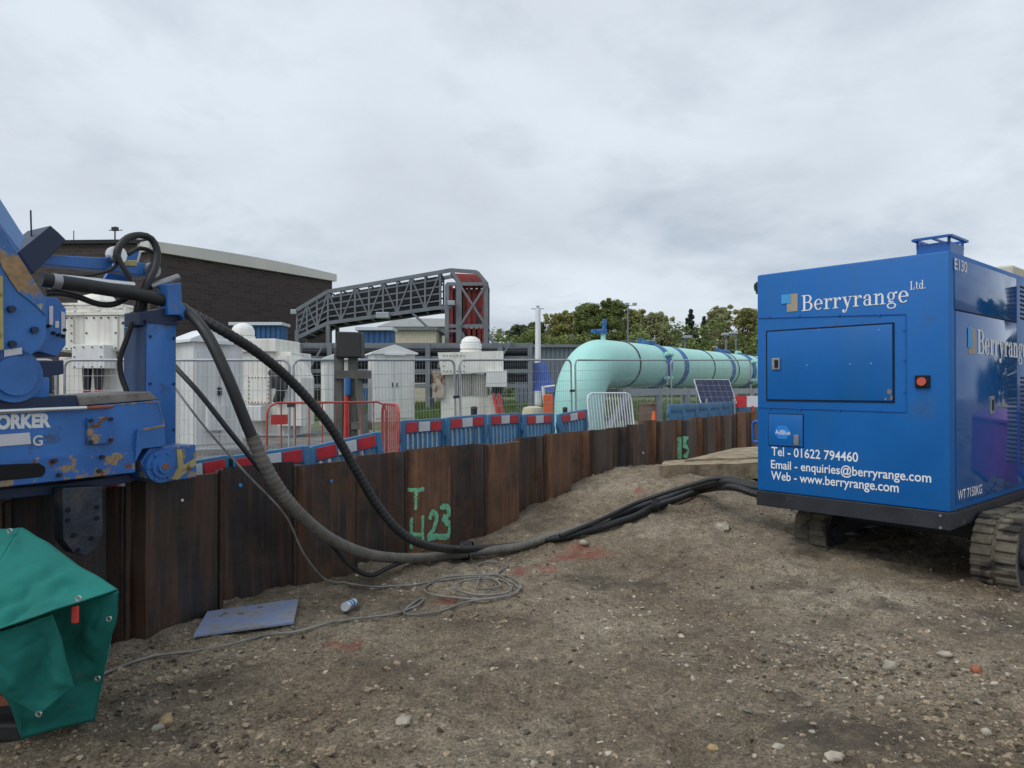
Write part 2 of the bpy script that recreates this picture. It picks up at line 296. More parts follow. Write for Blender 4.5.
# ------------------------------------------------------------------ mesh helpers
class MB:
    def __init__(s): s.v = []; s.f = []; s.m = []
    def add(s, vs, fs, m=0):
        o = len(s.v); s.v.extend([tuple(v) for v in vs]); s.f.extend([tuple(i + o for i in f) for f in fs]); s.m.extend([m] * len(fs)); return s
    def box(s, c, d, rot=None, m=0, bev=0.0):
        c = Vector(c); hx, hy, hz = d[0] / 2, d[1] / 2, d[2] / 2
        Mx = rot if rot is not None else Matrix.Identity(3)
        if bev <= 0:
            vs = [c + Mx @ Vector((x, y, z)) for x in (-hx, hx) for y in (-hy, hy) for z in (-hz, hz)]
            return s.add(vs, [(0, 1, 3, 2), (4, 6, 7, 5), (0, 4, 5, 1), (2, 3, 7, 6), (0, 2, 6, 4), (1, 5, 7, 3)], m)
        bm = bmesh.new(); bmesh.ops.create_cube(bm, size=1)
        for v in bm.verts: v.co = Vector((v.co.x * d[0], v.co.y * d[1], v.co.z * d[2]))
        bmesh.ops.bevel(bm, geom=bm.edges[:], offset=min(bev, min(d) * 0.45), segments=2, profile=0.5, affect='EDGES')
        bm.verts.index_update()
        s.add([c + Mx @ v.co for v in bm.verts], [[v.index for v in f.verts] for f in bm.faces], m); bm.free(); return s
    def bar(s, a, b, w, h, m=0, up=(0, 0, 1), bev=0.0):
        a, b = Vector(a), Vector(b); d = b - a; L = d.length
        if L < 1e-6: return s
        x = d / L; u = Vector(up)
        if abs(x.dot(u)) > 0.98: u = Vector((0, 1, 0))
        y = u.cross(x).normalized(); z = x.cross(y)
        return s.box((a + b) / 2, (L, w, h), Matrix((x, y, z)).transposed(), m, bev)
    def tube(s, pts, r, n=8, m=0, closed=False, rf=None, caps=True):
        pts = [Vector(p) for p in pts]; k = len(pts); base = len(s.v)
        up = None; acc = 0.0
        for i, p in enumerate(pts):
            if closed: d = pts[(i + 1) % k] - pts[i - 1]
            else: d = pts[min(i + 1, k - 1)] - pts[max(i - 1, 0)]
            d.normalize()
            if up is None:
                up = Vector((0, 0, 1)) if abs(d.z) < 0.9 else Vector((1, 0, 0))
            a = up - d * up.dot(d)
            a.normalize(); up = a; b = d.cross(a)
            if i: acc += (p - pts[i - 1]).length
            rad = r[i] if isinstance(r, (list, tuple)) else r
            for j in range(n):
                th = 2 * math.pi * j / n
                q = rad * (rf(acc, th) if rf else 1)
                s.v.append(tuple(p + a * (math.cos(th) * q) + b * (math.sin(th) * q)))
        fs = []
        for i in range(k if closed else k - 1):
            for j in range(n):
                a0 = base + i * n + j; a1 = base + i * n + (j + 1) % n
                i2 = (i + 1) % k
                fs.append((a0, a1, base + i2 * n + (j + 1) % n, base + i2 * n + j))
        if caps and not closed:
            fs.append(tuple(base + j for j in range(n))[::-1]); fs.append(tuple(base + (k - 1) * n + j for j in range(n)))
        s.f.extend(fs); s.m.extend([m] * len(fs)); return s
    def cyl(s, a, b, r, r2=None, n=16, m=0):
        return s.tube([a, b], [r, r if r2 is None else r2], n, m)
    def prism(s, poly, vec, m=0):
        k = len(poly); vec = Vector(vec); a = [Vector(p) for p in poly]; b = [p + vec for p in a]
        fs = [tuple(range(k))[::-1], tuple(range(k, 2 * k))] + [(i, (i + 1) % k, k + (i + 1) % k, k + i) for i in range(k)]
        return s.add(a + b, fs, m)
    def lathe(s, prof, o=(0, 0, 0), n=20, m=0):
        o = Vector(o); vs = []; fs = []; k = len(prof)
        for r_, z in prof:
            for j in range(n): vs.append(o + Vector((r_ * math.cos(2 * math.pi * j / n), r_ * math.sin(2 * math.pi * j / n), z)))
        for i in range(k - 1):
            for j in range(n): fs.append((i * n + j, i * n + (j + 1) % n, (i + 1) * n + (j + 1) % n, (i + 1) * n + j))
        fs.append(tuple(range(n))[::-1]); fs.append(tuple((k - 1) * n + j for j in range(n)))
        return s.add(vs, fs, m)
    def xf(s, M):
        s.v = [tuple(M @ Vector(v)) for v in s.v]; return s
    def build_each(s, name, mats, parent=None, smooth=None):
        """every connected piece becomes a part of its own"""
        par = list(range(len(s.v)))
        def find(a):
            while par[a] != a: par[a] = par[par[a]]; a = par[a]
            return a
        for f in s.f:
            r0 = find(f[0])
            for i in f[1:]: par[find(i)] = r0
        groups = {}
        for f, m in zip(s.f, s.m): groups.setdefault(find(f[0]), []).append((f, m))
        for fs in groups.values():
            ids = sorted({i for f, _ in fs for i in f}); mp = {i: k for k, i in enumerate(ids)}
            q = MB(); q.v = [s.v[i] for i in ids]; q.f = [tuple(mp[i] for i in f) for f, _ in fs]; q.m = [m for _, m in fs]
            q.build(name, mats, parent, smooth)
    def build(s, name, mats, parent=None, smooth=None, fix=True):
        me = bpy.data.meshes.new(name)
        me.from_pydata(s.v, [], s.f); 
        mats = mats if isinstance(mats, (list, tuple)) else [mats]
        for m in mats: me.materials.append(MT[m] if isinstance(m, str) else m)
        if len(mats) > 1: me.polygons.foreach_set('material_index', s.m)
        if fix:
            bm = bmesh.new(); bm.from_mesh(me); bmesh.ops.recalc_face_normals(bm, faces=bm.faces); bm.to_mesh(me); bm.free()
        if smooth:
            me.polygons.foreach_set('use_smooth', [True] * len(me.polygons))
            me.set_sharp_from_angle(angle=R(smooth))
        me.update()
        o = bpy.data.objects.new(name, me); COL.objects.link(o)
        if parent: o.parent = parent
        return o

def tag(o, label=None, cat=None, group=None, kind=None):
    if label: o['label'] = label
    if cat: o['category'] = cat
    if group: o['group'] = group
    if kind: o['kind'] = kind
    return o
def thing(name, label, cat, loc=(0, 0, 0), rz=0.0, group=None):
    o = bpy.data.objects.new(name, None); o.empty_display_size = 0.2; COL.objects.link(o)
    o.location = loc; o.rotation_euler = (0, 0, rz)
    return tag(o, label, cat, group)
def dup(root, loc, rz, label, group=None, tilt=(0, 0)):
    def cp(o, par):
        c = o.copy(); COL.objects.link(c)
        if par: c.parent = par
        for ch in o.children: cp(ch, c)
        return c
    r = cp(root, None); r.location = loc; r.rotation_euler = (tilt[0], tilt[1], rz)
    r['label'] = label
    if group: r['group'] = group
    return r
def spline(pts, step=0.05):
    pts = [Vector(p) for p in pts]; out = []
    q = [pts[0] * 2 - pts[1]] + pts + [pts[-1] * 2 - pts[-2]]
    for i in range(1, len(q) - 2):
        p0, p1, p2, p3 = q[i - 1:i + 3]; k = max(2, int((p2 - p1).length / step))
        for j in range(k):
            u = j / k
            out.append(0.5 * ((2 * p1) + (p2 - p0) * u + (2 * p0 - 5 * p1 + 4 * p2 - p3) * u * u + (3 * p1 - p0 - 3 * p2 + p3) * u ** 3))
    out.append(pts[-1]); return out

def laid(pts, r, step=0.02):
    """a spline whose points never sink into the mud"""
    out = []
    for p in spline(pts, step):
        out.append(p)
    k = max(1, int(0.10 / step)); fl = [gz(p.x, p.y) + r * 0.8 if (p.x + 5.64) * -0.8507 + p.y * 0.5257 < 0.2 else -9 for p in out]
    lift = [max(0.0, max(fl[max(0, i - k):i + k + 1]) - p.z) for i, p in enumerate(out)]
    for _ in range(2): lift = [sum(lift[max(0, i - k):i + k + 1]) / len(lift[max(0, i - k):i + k + 1]) for i in range(len(lift))]
    for p, f, l in zip(out, fl, lift): p.z = max(p.z + l, f)
    return out
def text_mesh(body, bold=0.0, shear=0.0):
    cu = bpy.data.curves.new('t', 'FONT'); cu.body = body; cu.size = 1; cu.offset = bold; cu.shear = shear; cu.resolution_u = 4
    ob = bpy.data.objects.new('t', cu); COL.objects.link(ob)
    dg = bpy.context.evaluated_depsgraph_get(); me = bpy.data.meshes.new_from_object(ob.evaluated_get(dg))
    vs = [v.co.copy() for v in me.vertices]; fs = [tuple(p.vertices) for p in me.polygons]
    bpy.data.objects.remove(ob); bpy.data.curves.remove(cu); bpy.data.meshes.remove(me)
    return vs, fs
def fit(vs, x0, x1, z0, z1):
    ax = min(v.x for v in vs); bx = max(v.x for v in vs); ay = min(v.y for v in vs); by = max(v.y for v in vs)
    return [Vector((x0 + (v.x - ax) / (bx - ax) * (x1 - x0), z0 + (v.y - ay) / (by - ay) * (z1 - z0), v.z)) for v in vs]

# slab-serif letters drawn as strokes
def glyphs():
    def rect(a, b, c, d): return [(a, b), (c, b), (c, d), (a, d)]
    def ring(cx, cy, ro, rp, ri, rj, a0, a1, n=14):
        A = [math.radians(a0 + (a1 - a0) * i / n) for i in range(n + 1)]
        out = []
        for i in range(n):
            out.append([(cx + ro * math.cos(A[i]), cy + rp * math.sin(A[i])), (cx + ro * math.cos(A[i + 1]), cy + rp * math.sin(A[i + 1])),
                        (cx + ri * math.cos(A[i + 1]), cy + rj * math.sin(A[i + 1])), (cx + ri * math.cos(A[i]), cy + rj * math.sin(A[i]))])
        return out
    def ball(cx, cy, r): return [[(cx + r * math.cos(i * math.pi / 5), cy + r * math.sin(i * math.pi / 5)) for i in range(10)]]
    g = {}
    g['B'] = (0.60, [rect(.08, 0, .19, .70), rect(0, 0, .08, .04), rect(0, .66, .08, .70), rect(.19, .66, .31, .70), rect(.19, .35, .33, .385), rect(.19, 0, .33, .04)]
              + ring(.31, .5275, .21, .1725, .105, .1325, -90, 90) + ring(.33, .1925, .235, .1925, .12, .1525, -90, 90))
    g['e'] = (0.47, ring(.23, .235, .215, .245, .115, .21, 0, 318, 22) + [rect(.115, .235, .345, .27)])
    g['r'] = (0.41, [rect(.08, 0, .18, .46), rect(0, 0, .08, .035), rect(.18, 0, .27, .035), rect(0, .425, .08, .46)]
              + ring(.315, .27, .135, .20, .10, .155, 50, 160, 8) + ball(.355, .395, .058))
    g['y'] = (0.50, [[(.05, .46), (.165, .46), (.315, .05), (.25, -.03)], [(.40, .46), (.44, .46), (.22, -.15), (.17, -.15)],
              rect(0, .43, .23, .462), rect(.32, .43, .50, .462)] + ring(.12, -.13, .10, .09, .065, .05, -180, 0, 6) + ball(.075, -.13, .055))
    g['a'] = (0.47, [rect(.28, .06, .38, .33), rect(.36, 0, .46, .04), rect(.28, .0, .38, .07)] + ring(.22, .31, .16, .165, .06, .13, 0, 160, 9)
              + ball(.09, .34, .052) + ring(.20, .13, .165, .14, .075, .105, 60, 330, 14))
    g['n'] = (0.54, [rect(.07, 0, .17, .46), rect(0, 0, .07, .035), rect(.17, 0, .235, .035), rect(0, .425, .07, .46), rect(.35, 0, .45, .29), rect(.285, 0, .35, .035), rect(.45, 0, .52, .035)]
              + ring(.30, .28, .15, .19, .05, .14, 0, 150, 10))
    g['g'] = (0.47, ring(.20, .305, .17, .165, .085, .135, 0, 360, 20) + ring(.215, -.085, .205, .125, .135, .085, 0, 360, 20)
              + [rect(.10, .05, .30, .10), [(.07, .10), (.13, .17), (.17, .14), (.11, .05)], [(.31, .41), (.36, .38), (.44, .47), (.42, .50)]] + ball(.43, .43, .045))
    g['L'] = (0.56, [rect(.08, 0, .19, .70), rect(0, 0, .08, .04), rect(0, .66, .28, .70), rect(.19, 0, .48, .04), rect(.45, .04, .50, .22)])
    g['t'] = (0.34, [rect(.09, .10, .19, .62), rect(0, .425, .30, .46)] + ring(.215, .12, .125, .13, .045, .085, 180, 330, 8))
    g['d'] = (0.54, [rect(.34, 0, .44, .70), rect(.27, .665, .34, .70), rect(.44, 0, .52, .035)] + ring(.22, .235, .20, .245, .10, .21, 0, 360, 22))
    g['.'] = (0.2, ball(.08, .05, .055))
    return g
GL = glyphs()
def serif_bold(body): return serif(body, 0.045)
def serif(body, extra=0.0):
    vs, fs, x, layer = [], [], 0.0, 0
    for ch in body:
        w, polys = GL[ch]
        if extra: polys = polys + [[(a + extra, b) for a, b in p] for p in polys]
        for p in polys:
            o = len(vs); layer += 1
            vs.extend(Vector((x + a, b, 0.00035 * (layer % 7))) for a, b in p); fs.append(tuple(range(o, o + len(p))))
        x += w + 0.03
    return vs, fs

# ------------------------------------------------------------------ the ground sheet
def axis(lo, hi, step, a, b, grow=1.16):
    c = list(np.arange(lo, hi, step)); s = step; x = hi
    while x < b: c.append(x); s *= grow; x += s
    c.append(b); s = step; x = lo - step
    L = []
    while x > a: L.append(x); s *= grow; x -= s
    L.append(a)
    return np.array(L[::-1] + c)
xs = axis(-3.6, 5.6, 0.034, -5000, 5000); ys = axis(2.4, 9.6, 0.034, -3000, 6000, 1.03)
ys = np.concatenate([ys[ys < 60], axis(60, 62, 2, 59.9, 6000, 1.25)[2:]])
gx, gy = np.meshgrid(xs, ys)
zz = ground_z(gx, gy)
nx, ny = len(xs), len(ys)
co = np.stack([gx, gy, zz], -1).reshape(-1, 3)
ii = (np.arange(ny - 1)[:, None] * nx + np.arange(nx - 1)[None]).reshape(-1)
quads = np.stack([ii, ii + 1, ii + nx + 1, ii + nx], -1)
me = bpy.data.meshes.new('ground')
me.vertices.add(len(co)); me.vertices.foreach_set('co', co.reshape(-1))
me.loops.add(quads.size); me.loops.foreach_set('vertex_index', quads.reshape(-1))
me.polygons.add(len(quads)); me.polygons.foreach_set('loop_start', np.arange(len(quads)) * 4); me.polygons.foreach_set('loop_total', np.full(len(quads), 4))
cx_, cy_ = co[quads[:, 0], 0], co[quads[:, 0], 1]
tt = (cx_ + 5.64) * -0.8507 + cy_ * 0.5257
me.polygons.foreach_set('material_index', (tt > 0.28).astype(np.int32))
me.polygons.foreach_set('use_smooth', np.ones(len(quads), bool))
me.update(calc_edges=True)

def mud_material():
    m = bpy.data.materials.new('mud'); m.use_nodes = True
    t = m.node_tree; N = t.nodes; L = t.links; b = N['Principled BSDF']
    geo = N.new('ShaderNodeNewGeometry'); pos = geo.outputs['Position']
    def noise(scale, detail=8, rough=0.6):
        n = N.new('ShaderNodeTexNoise'); n.inputs['Scale'].default_value = scale; n.inputs['Detail'].default_value = detail; n.inputs['Roughness'].default_value = rough
        L.new(pos, n.inputs['Vector']); return n.outputs['Fac']
    def ramp(fac, stops):
        r = N.new('ShaderNodeValToRGB'); L.new(fac, r.inputs[0]); e = r.color_ramp.elements
        while len(e) < len(stops): e.new(0.5)
        for k, (p, c) in enumerate(stops): e[k].position = p; e[k].color = (*c, 1)
        return r.outputs[0]
    def mix(f, a, c, blend='MIX'):
        x = N.new('ShaderNodeMix'); x.data_type = 'RGBA'; x.blend_type = blend
        if isinstance(f, float): x.inputs[0].default_value = f
        else: L.new(f, x.inputs[0])
        for i, v in ((6, a), (7, c)):
            if isinstance(v, tuple): x.inputs[i].default_value = (*v, 1)
            else: L.new(v, x.inputs[i])
        return x.outputs[2]
    big = noise(0.55, 6)
    c = ramp(big, [(0.33, (0.225, 0.172, 0.112)), (0.5, (0.375, 0.308, 0.220)), (0.68, (0.58, 0.50, 0.385))])
    c = mix(1.0, c, ramp(noise(7, 8, 0.7), [(0.3, (0.62, 0.60, 0.58)), (0.52, (1, 1, 1)), (0.72, (1.28, 1.27, 1.25))]), 'MULTIPLY')
    c = mix(1.0, c, ramp(noise(60, 6, 0.75), [(0.34, (0.40, 0.39, 0.38)), (0.52, (1, 1, 1)), (0.68, (1.65, 1.62, 1.55))]), 'MULTIPLY')
    c = mix(1.0, c, ramp(noise(23, 8, 0.78), [(0.36, (0.55, 0.53, 0.50)), (0.5, (1, 1, 1)), (0.68, (1.3, 1.28, 1.22))]), 'MULTIPLY')
    vo = N.new('ShaderNodeTexVoronoi'); vo.inputs['Scale'].default_value = 42; L.new(pos, vo.inputs['Vector'])
    grit = ramp(vo.outputs['Distance'], [(0.10, (1, 1, 1)), (0.22, (0, 0, 0))])
    gsel = ramp(vo.outputs['Color'], [(0.62, (0, 0, 0)), (0.70, (1, 1, 1))])
    gm = mix(1.0, grit, gsel, 'MULTIPLY')
    gm = mix(1.0, gm, ramp(noise(1.3, 5), [(0.42, (0.15,) * 3), (0.62, (1,) * 3)]), 'MULTIPLY')
    c = mix(gm, c, (0.31, 0.285, 0.24))
    # wet, darker bands
    c = mix(ramp(noise(0.9, 7), [(0.53, (0, 0, 0)), (0.64, (0.7, 0.7, 0.7))]), c, (0.085, 0.069, 0.052))
    # red marker paint sprayed on the soil
    wob = noise(9, 6, 0.7)
    for (px, py, rad) in RED_MARKS:
        p = G(px, py)
        d = N.new('ShaderNodeVectorMath'); d.operation = 'DISTANCE'; L.new(pos, d.inputs[0]); d.inputs[1].default_value = p
        a = N.new('ShaderNodeMath'); a.operation = 'MULTIPLY_ADD'; L.new(wob, a.inputs[0]); a.inputs[1].default_value = 0.42; L.new(d.outputs['Value'], a.inputs[2])
        f = ramp(a.outputs[0], [(0.21 + rad * 0.35, (0.46,) * 3), (0.21 + rad, (0, 0, 0))])
        c = mix(f, c, (0.42, 0.06, 0.05))
    L.new(c, b.inputs['Base Color'])
    L.new(ramp(big, [(0.35, (0.72,) * 3), (0.6, (0.95,) * 3)]), b.inputs['Roughness'])
    b.inputs['Specular IOR Level'].default_value = 0.35
    ad = N.new('ShaderNodeMath'); ad.operation = 'MULTIPLY_ADD'; L.new(noise(26, 8, 0.75), ad.inputs[0]); ad.inputs[1].default_value = 1.0
    L.new(noise(110, 5, 0.7), ad.inputs[2])
    bp = N.new('ShaderNodeBump'); bp.inputs['Strength'].default_value = 1.0; bp.inputs['Distance'].default_value = 0.035
    L.new(ad.outputs[0], bp.inputs['Height']); L.new(bp.outputs[0], b.inputs['Normal'])
    return m
RED_MARKS = [(566, 557, 0.22), (594, 554, 0.24), (580, 548, 0.18), (548, 567, 0.18), (520, 571, 0.14), (352, 646, 0.12), (335, 641, 0.10), (450, 600, 0.13), (684, 501, 0.14), (600, 530, 0.13), (640, 490, 0.12)]
def compound_material():
    m = bpy.data.materials.new('compound'); m.use_nodes = True
    t = m.node_tree; N = t.nodes; L = t.links; b = N['Principled BSDF']; b.inputs['Roughness'].default_value = 0.95
    geo = N.new('ShaderNodeNewGeometry'); sp = N.new('ShaderNodeSeparateXYZ'); L.new(geo.outputs['Position'], sp.inputs[0])
    n = N.new('ShaderNodeTexNoise'); n.inputs['Scale'].default_value = 0.35; n.inputs['Detail'].default_value = 8; L.new(geo.outputs['Position'], n.inputs['Vector'])
    a = N.new('ShaderNodeMath'); a.operation = 'MULTIPLY_ADD'; L.new(n.outputs['Fac'], a.inputs[0]); a.inputs[1].default_value = 14; L.new(sp.outputs[1], a.inputs[2])
    mr = N.new('ShaderNodeMapRange'); mr.inputs['From Min'].default_value = 27; mr.inputs['From Max'].default_value = 30; L.new(a.outputs[0], mr.inputs['Value'])
    n2 = N.new('ShaderNodeTexNoise'); n2.inputs['Scale'].default_value = 3.0; n2.inputs['Detail'].default_value = 9; L.new(geo.outputs['Position'], n2.inputs['Vector'])
    def ramp(f, c0, c1):
        r = N.new('ShaderNodeValToRGB'); L.new(f, r.inputs[0]); r.color_ramp.elements[0].position = 0.35; r.color_ramp.elements[1].position = 0.65
        r.color_ramp.elements[0].color = (*c0, 1); r.color_ramp.elements[1].color = (*c1, 1); return r.outputs[0]
    x = N.new('ShaderNodeMix'); x.data_type = 'RGBA'; L.new(mr.outputs[0], x.inputs[0])
    L.new(ramp(n2.outputs['Fac'], (0.10, 0.095, 0.085), (0.20, 0.19, 0.17)), x.inputs[6]); L.new(ramp(n2.outputs['Fac'], (0.060, 0.095, 0.026), (0.115, 0.155, 0.050)), x.inputs[7])
    L.new(x.outputs[2], b.inputs['Base Color'])
    return m
me.materials.append(mud_material()); me.materials.append(compound_material())
ground = bpy.data.objects.new('ground', me); COL.objects.link(ground); tag(ground, kind='structure')

# ------------------------------------------------------------------ loose gravel and stones
def pebble(mb, c, r, m=0, sub=1):
    bm = bmesh.new(); bmesh.ops.create_icosphere(bm, subdivisions=sub, radius=1)
    sx, sy, sz = r * random.uniform(0.75, 1.3), r * random.uniform(0.65, 1.0), r * random.uniform(0.4, 0.75)
    rz = Matrix.Rotation(random.uniform(0, 6.28), 3, 'Z') @ Matrix.Rotation(random.uniform(-0.4, 0.4), 3, 'X')
    sd = Vector((random.random() * 99, random.random() * 99, 0))
    for v in bm.verts:
        k = 1 + 0.5 * mnoise.noise(v.co * 1.7 + sd)
        v.co = Vector((v.co.x * sx, v.co.y * sy, v.co.z * sz)) * k
    bm.verts.index_update()
    mb.add([Vector(c) + rz @ v.co for v in bm.verts], [[v.index for v in f.verts] for f in bm.faces], m); bm.free()

_ico = []
for _q in range(14):
    bm = bmesh.new(); bmesh.ops.create_icosphere(bm, subdivisions=1 if _q % 2 else 2, radius=1); bm.verts.index_update()
    _o = Vector((_q * 7.3, 1, 2)); _vs = [v.co * (1 + 0.55 * mnoise.noise(v.co * 1.6 + _o)) for v in bm.verts]
    _ico.append((np.array([tuple(v) for v in _vs]), [tuple(v.index for v in f.verts) for f in bm.faces])); bm.free()
def scatter(name, m, count, seed, rmin, rmax, pw, pale):
    rnd = np.random.default_rng(seed); b = MB(); cnt = 0
    while cnt < count:
        px = rnd.uniform(-20, 1044); py = 465 + 305 * rnd.random() ** 0.85
        y = EYE * F / (py - CY); x = (px - CX) / F * y
        t = (x + 5.64) * -0.8507 + y * 0.5257
        if t > -0.2 or y > 14: continue
        dens = float(vnoise(np.array(x * 0.9), np.array(y * 0.9), 21 + seed)) + (0.30 if pale else 0.45)
        if pale:
            if x > 1.0 and y < 5.6: dens += 0.35
            if -0.9 < t: dens += 0.3
            if x > 0.9 and 7 < y < 11: dens += 0.25
        if rnd.random() > max(0, dens) ** 2.4 + 0.03: continue
        r = rmin + (rmax - rmin) * rnd.random() ** pw
        vs, fs = _ico[rnd.integers(0, 14)]
        a = rnd.random() * 6.28; c_, s_ = math.cos(a), math.sin(a); k = np.array([r * rnd.uniform(0.8, 1.5), r * rnd.uniform(0.6, 1.0), r * rnd.uniform(0.35, 0.8)])
        q = vs * k; q = np.stack([q[:, 0] * c_ - q[:, 1] * s_, q[:, 0] * s_ + q[:, 1] * c_, q[:, 2] + q[:, 0] * rnd.uniform(-.2, .2)], 1) + np.array([x, y, gz(x, y) + r * 0.05])
        b.add(q, fs); cnt += 1
    o = b.build(name, m, None, smooth=None, fix=False); return o
tag(scatter('gravel', 'stone', 6500, 1, 0.0025, 0.020, 6.5, True), 'loose pale gravel and stone chips scattered over the brown mud', 'gravel', kind='stuff')
tag(scatter('soil', 'clod', 12000, 4, 0.003, 0.022, 5.5, False), 'small crumbled brown soil clods covering the mud', 'soil', kind='stuff')

STONES = [(890, 668, .055, 'stone_pale', 'pale angular stone lying nearest below the shadow of the power pack'),
          (880, 700, .03, 'stone_pale', 'round pale pebble between two bigger stones at lower right'),
          (985, 733, .032, 'stone_pale', 'egg shaped pale stone at the bottom right corner'),
          (832, 760, .05, 'stone', 'large grey stone at the bottom edge of the picture'),
          (806, 640, .03, 'stone', 'small grey brown stone right of the picture centre on bare mud'),
          (712, 748, .028, 'stone_ochre', 'tan stone at the bottom edge with a dark shadow side'),
          (777, 747, .026, 'stone_pale', 'pale flat pebble near the bottom edge left of the large grey stone'),
          (945, 656, .05, 'stone_pale', 'flat off white stone flake lying right of centre near the tracks'),
          (975, 672, .04, 'stone_brick', 'reddish brick fragment at the right edge of the mud'),
          (403, 725, .045, 'stone_pale', 'pale crumbly lump on bare mud in the lower left middle'),
          (166, 723, .045, 'stone_ochre', 'yellow ochre stone lying near the green tarpaulin'),
          (158, 729, .035, 'stone_pale', 'whitish stone touching the yellow ochre stone'),
          (584, 545, .07, 'stone_pale', 'pale stone beside the hoses near the red paint marks'),
          (722, 530, .09, 'stone_pale', 'broad pale stone on the slope left of the power pack'),
          (692, 468, .06, 'stone', 'grey stone in front of the timber mat')]
for px, py, r, m, lab in STONES:
    if py < 480: continue
    b = MB(); p = G(px, py); pebble(b, (0, 0, 0), r, 0, 2)
    o = b.build('stone', m, None, smooth=60, fix=False); o.location = p + Vector((0, 0, r * 0.2)); tag(o, lab, 'stone', 'stand-out stones on the mud')

# ------------------------------------------------------------------ sheet pile wall
PW = 0.73
DEPTH = 0.09
wall = thing('sheet_pile_wall', 'long wall of rusty brown steel sheet piles between mud and compound', 'wall', WALL_O, WALL_ANG)
S0 = 8.65 - 8 * PW
piles = []
for k in range(30):
    s0 = S0 + k * PW; sg = -1 if k % 2 == 0 else 1
    top = 1.05 + random.uniform(-0.035, 0.02); th = 0.012; D = DEPTH
    if k == 17: top += 0.03
    prof = [(0.0, 0.0), (0.03, 0.0), (0.085, D), (PW - 0.085, D), (PW - 0.03, 0.0), (PW, 0.0)]
    b = MB(); lo = -0.6
    nz = 14
    outl = [(s0 + a, sg * t_) for a, t_ in prof]
    inn = [(s0 + a, sg * t_ + th) for a, t_ in prof]
    ring_ = outl + inn[::-1]
    zs = [lo + (top - lo) * i / nz for i in range(nz + 1)]
    vs = []; n = len(ring_)
    for i, z in enumerate(zs):
        for j, (a, t_) in enumerate(ring_):
            tip = random.uniform(-0.006, 0.006) if i == nz else 0
            vs.append((a, t_ + 0.004 * mnoise.noise(Vector((a * 3, z * 2, k))), z + tip))
    fs = [(i * n + j, i * n + (j + 1) % n, (i + 1) * n + (j + 1) % n, (i + 1) * n + j) for i in range(nz) for j in range(n)]
    for j in range(5): fs.append((nz * n + j, nz * n + j + 1, nz * n + n - 2 - j, nz * n + n - 1 - j))
    b.add(vs, fs)
    pm_ = ('pile_darkest' if s0 < 7.0 else 'pile_dark') if s0 < 7.7 else ((('pile_b' if sg < 0 else 'pile_dark') if random.random() < 0.8 else 'pile') if s0 < 12 else random.choice(['pile_b', 'pile_b', 'pile', 'pile_dark']))
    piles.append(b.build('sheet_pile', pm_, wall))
    b = MB(); b.tube([(s0, -0.010, lo + (top - 0.006 - lo) * i / 12) for i in range(13)], [0.012 + 0.007 * random.random() for _ in range(13)], 8); b.build('interlock', 'rust_bead', piles[-1], smooth=60)     # interlock bead
def pile_surface_t(s):
    k = int((s - S0) // PW); a = s - S0 - k * PW; sg = -1 if k % 2 == 0 else 1
    return sg * np.interp(a, [0.0, 0.03, 0.085, PW - 0.085, PW - 0.03, PW], [0, 0, DEPTH, DEPTH, 0, 0]), k
_ss = np.linspace(3.5, 24.5, 21000)
_tt = np.array([pile_surface_t(q)[0] for q in _ss])
_wx = -5.64 + 0.5257 * _ss - 0.8507 * _tt; _wy = 0.8507 * _ss + 0.5257 * _tt
_wpx = CX + F * _wx / _wy
def hit_pile(px, py):
    """(along wall, offset, height, pile) where the sight line of a pixel first meets the corrugated wall"""
    i = int(np.argmax(_wpx >= px)); return _ss[i], _tt[i], EYE - (py - CY) / F * _wy[i], int((_ss[i] - S0) // PW)
def spray_stroke(strokes, w):
    """blotchy ribbons of paint lying 3 mm off the pile surface"""
    by = {}
    for st in strokes:
        pts = []
        for (px, py) in st:
            s_, t_, z_, k_ = hit_pile(px, py)
            pts.append(Vector((s_, z_, 0)))
        pts = spline(pts, 0.014)
        for i, p in enumerate(pts):
            d = (pts[min(i + 1, len(pts) - 1)] - pts[max(i - 1, 0)]).normalized(); nrm = Vector((-d.y, d.x, 0))
            for q in range(5):
                r = w * random.uniform(0.24, 0.46); off = nrm * random.uniform(-w * 0.3, w * 0.3) + Vector((random.uniform(-1, 1), random.uniform(-1, 1), 0)) * w * 0.1
                c = p + off; t_, k_ = pile_surface_t(c.x)
                b = by.setdefault(k_, MB()); ring_ = []
                lay = 0.003 + 0.00025 * (len(b.f) % 9)
                for a in range(9):
                    an = a * 2 * math.pi / 9; rr = r * random.uniform(0.8, 1.15)
                    ss = c.x + rr * math.cos(an); ring_.append((ss, pile_surface_t(ss)[0] - lay, c.y + rr * math.sin(an)))
                b.add(ring_, [tuple(range(9))])
    for k_, b in by.items():
        if 0 <= k_ < len(piles): b.build('painted_mark', 'spray', piles[k_], fix=False)
spray_stroke([[(407, 490), (423, 489)]], 0.040)
spray_stroke([[(415.5, 490), (415.5, 509)], [(411, 518), (411, 548)]], 0.017)
spray_stroke([[(413, 534), (422, 535)], [(422.5, 517), (422.5, 548)]], 0.036)
spray_stroke([[(430, 517), (433, 512), (436.5, 518), (433.5, 528), (428.5, 537), (438, 536)], [(441, 508), (446, 506), (449, 513), (443.5, 519), (449.5, 526), (447, 536), (440, 536)]], 0.055)
spray_stroke([[(680.5, 438), (680.5, 458)], [(688, 438), (684, 438.5), (684, 446), (688, 450), (684.5, 456.5)]], 0.06)
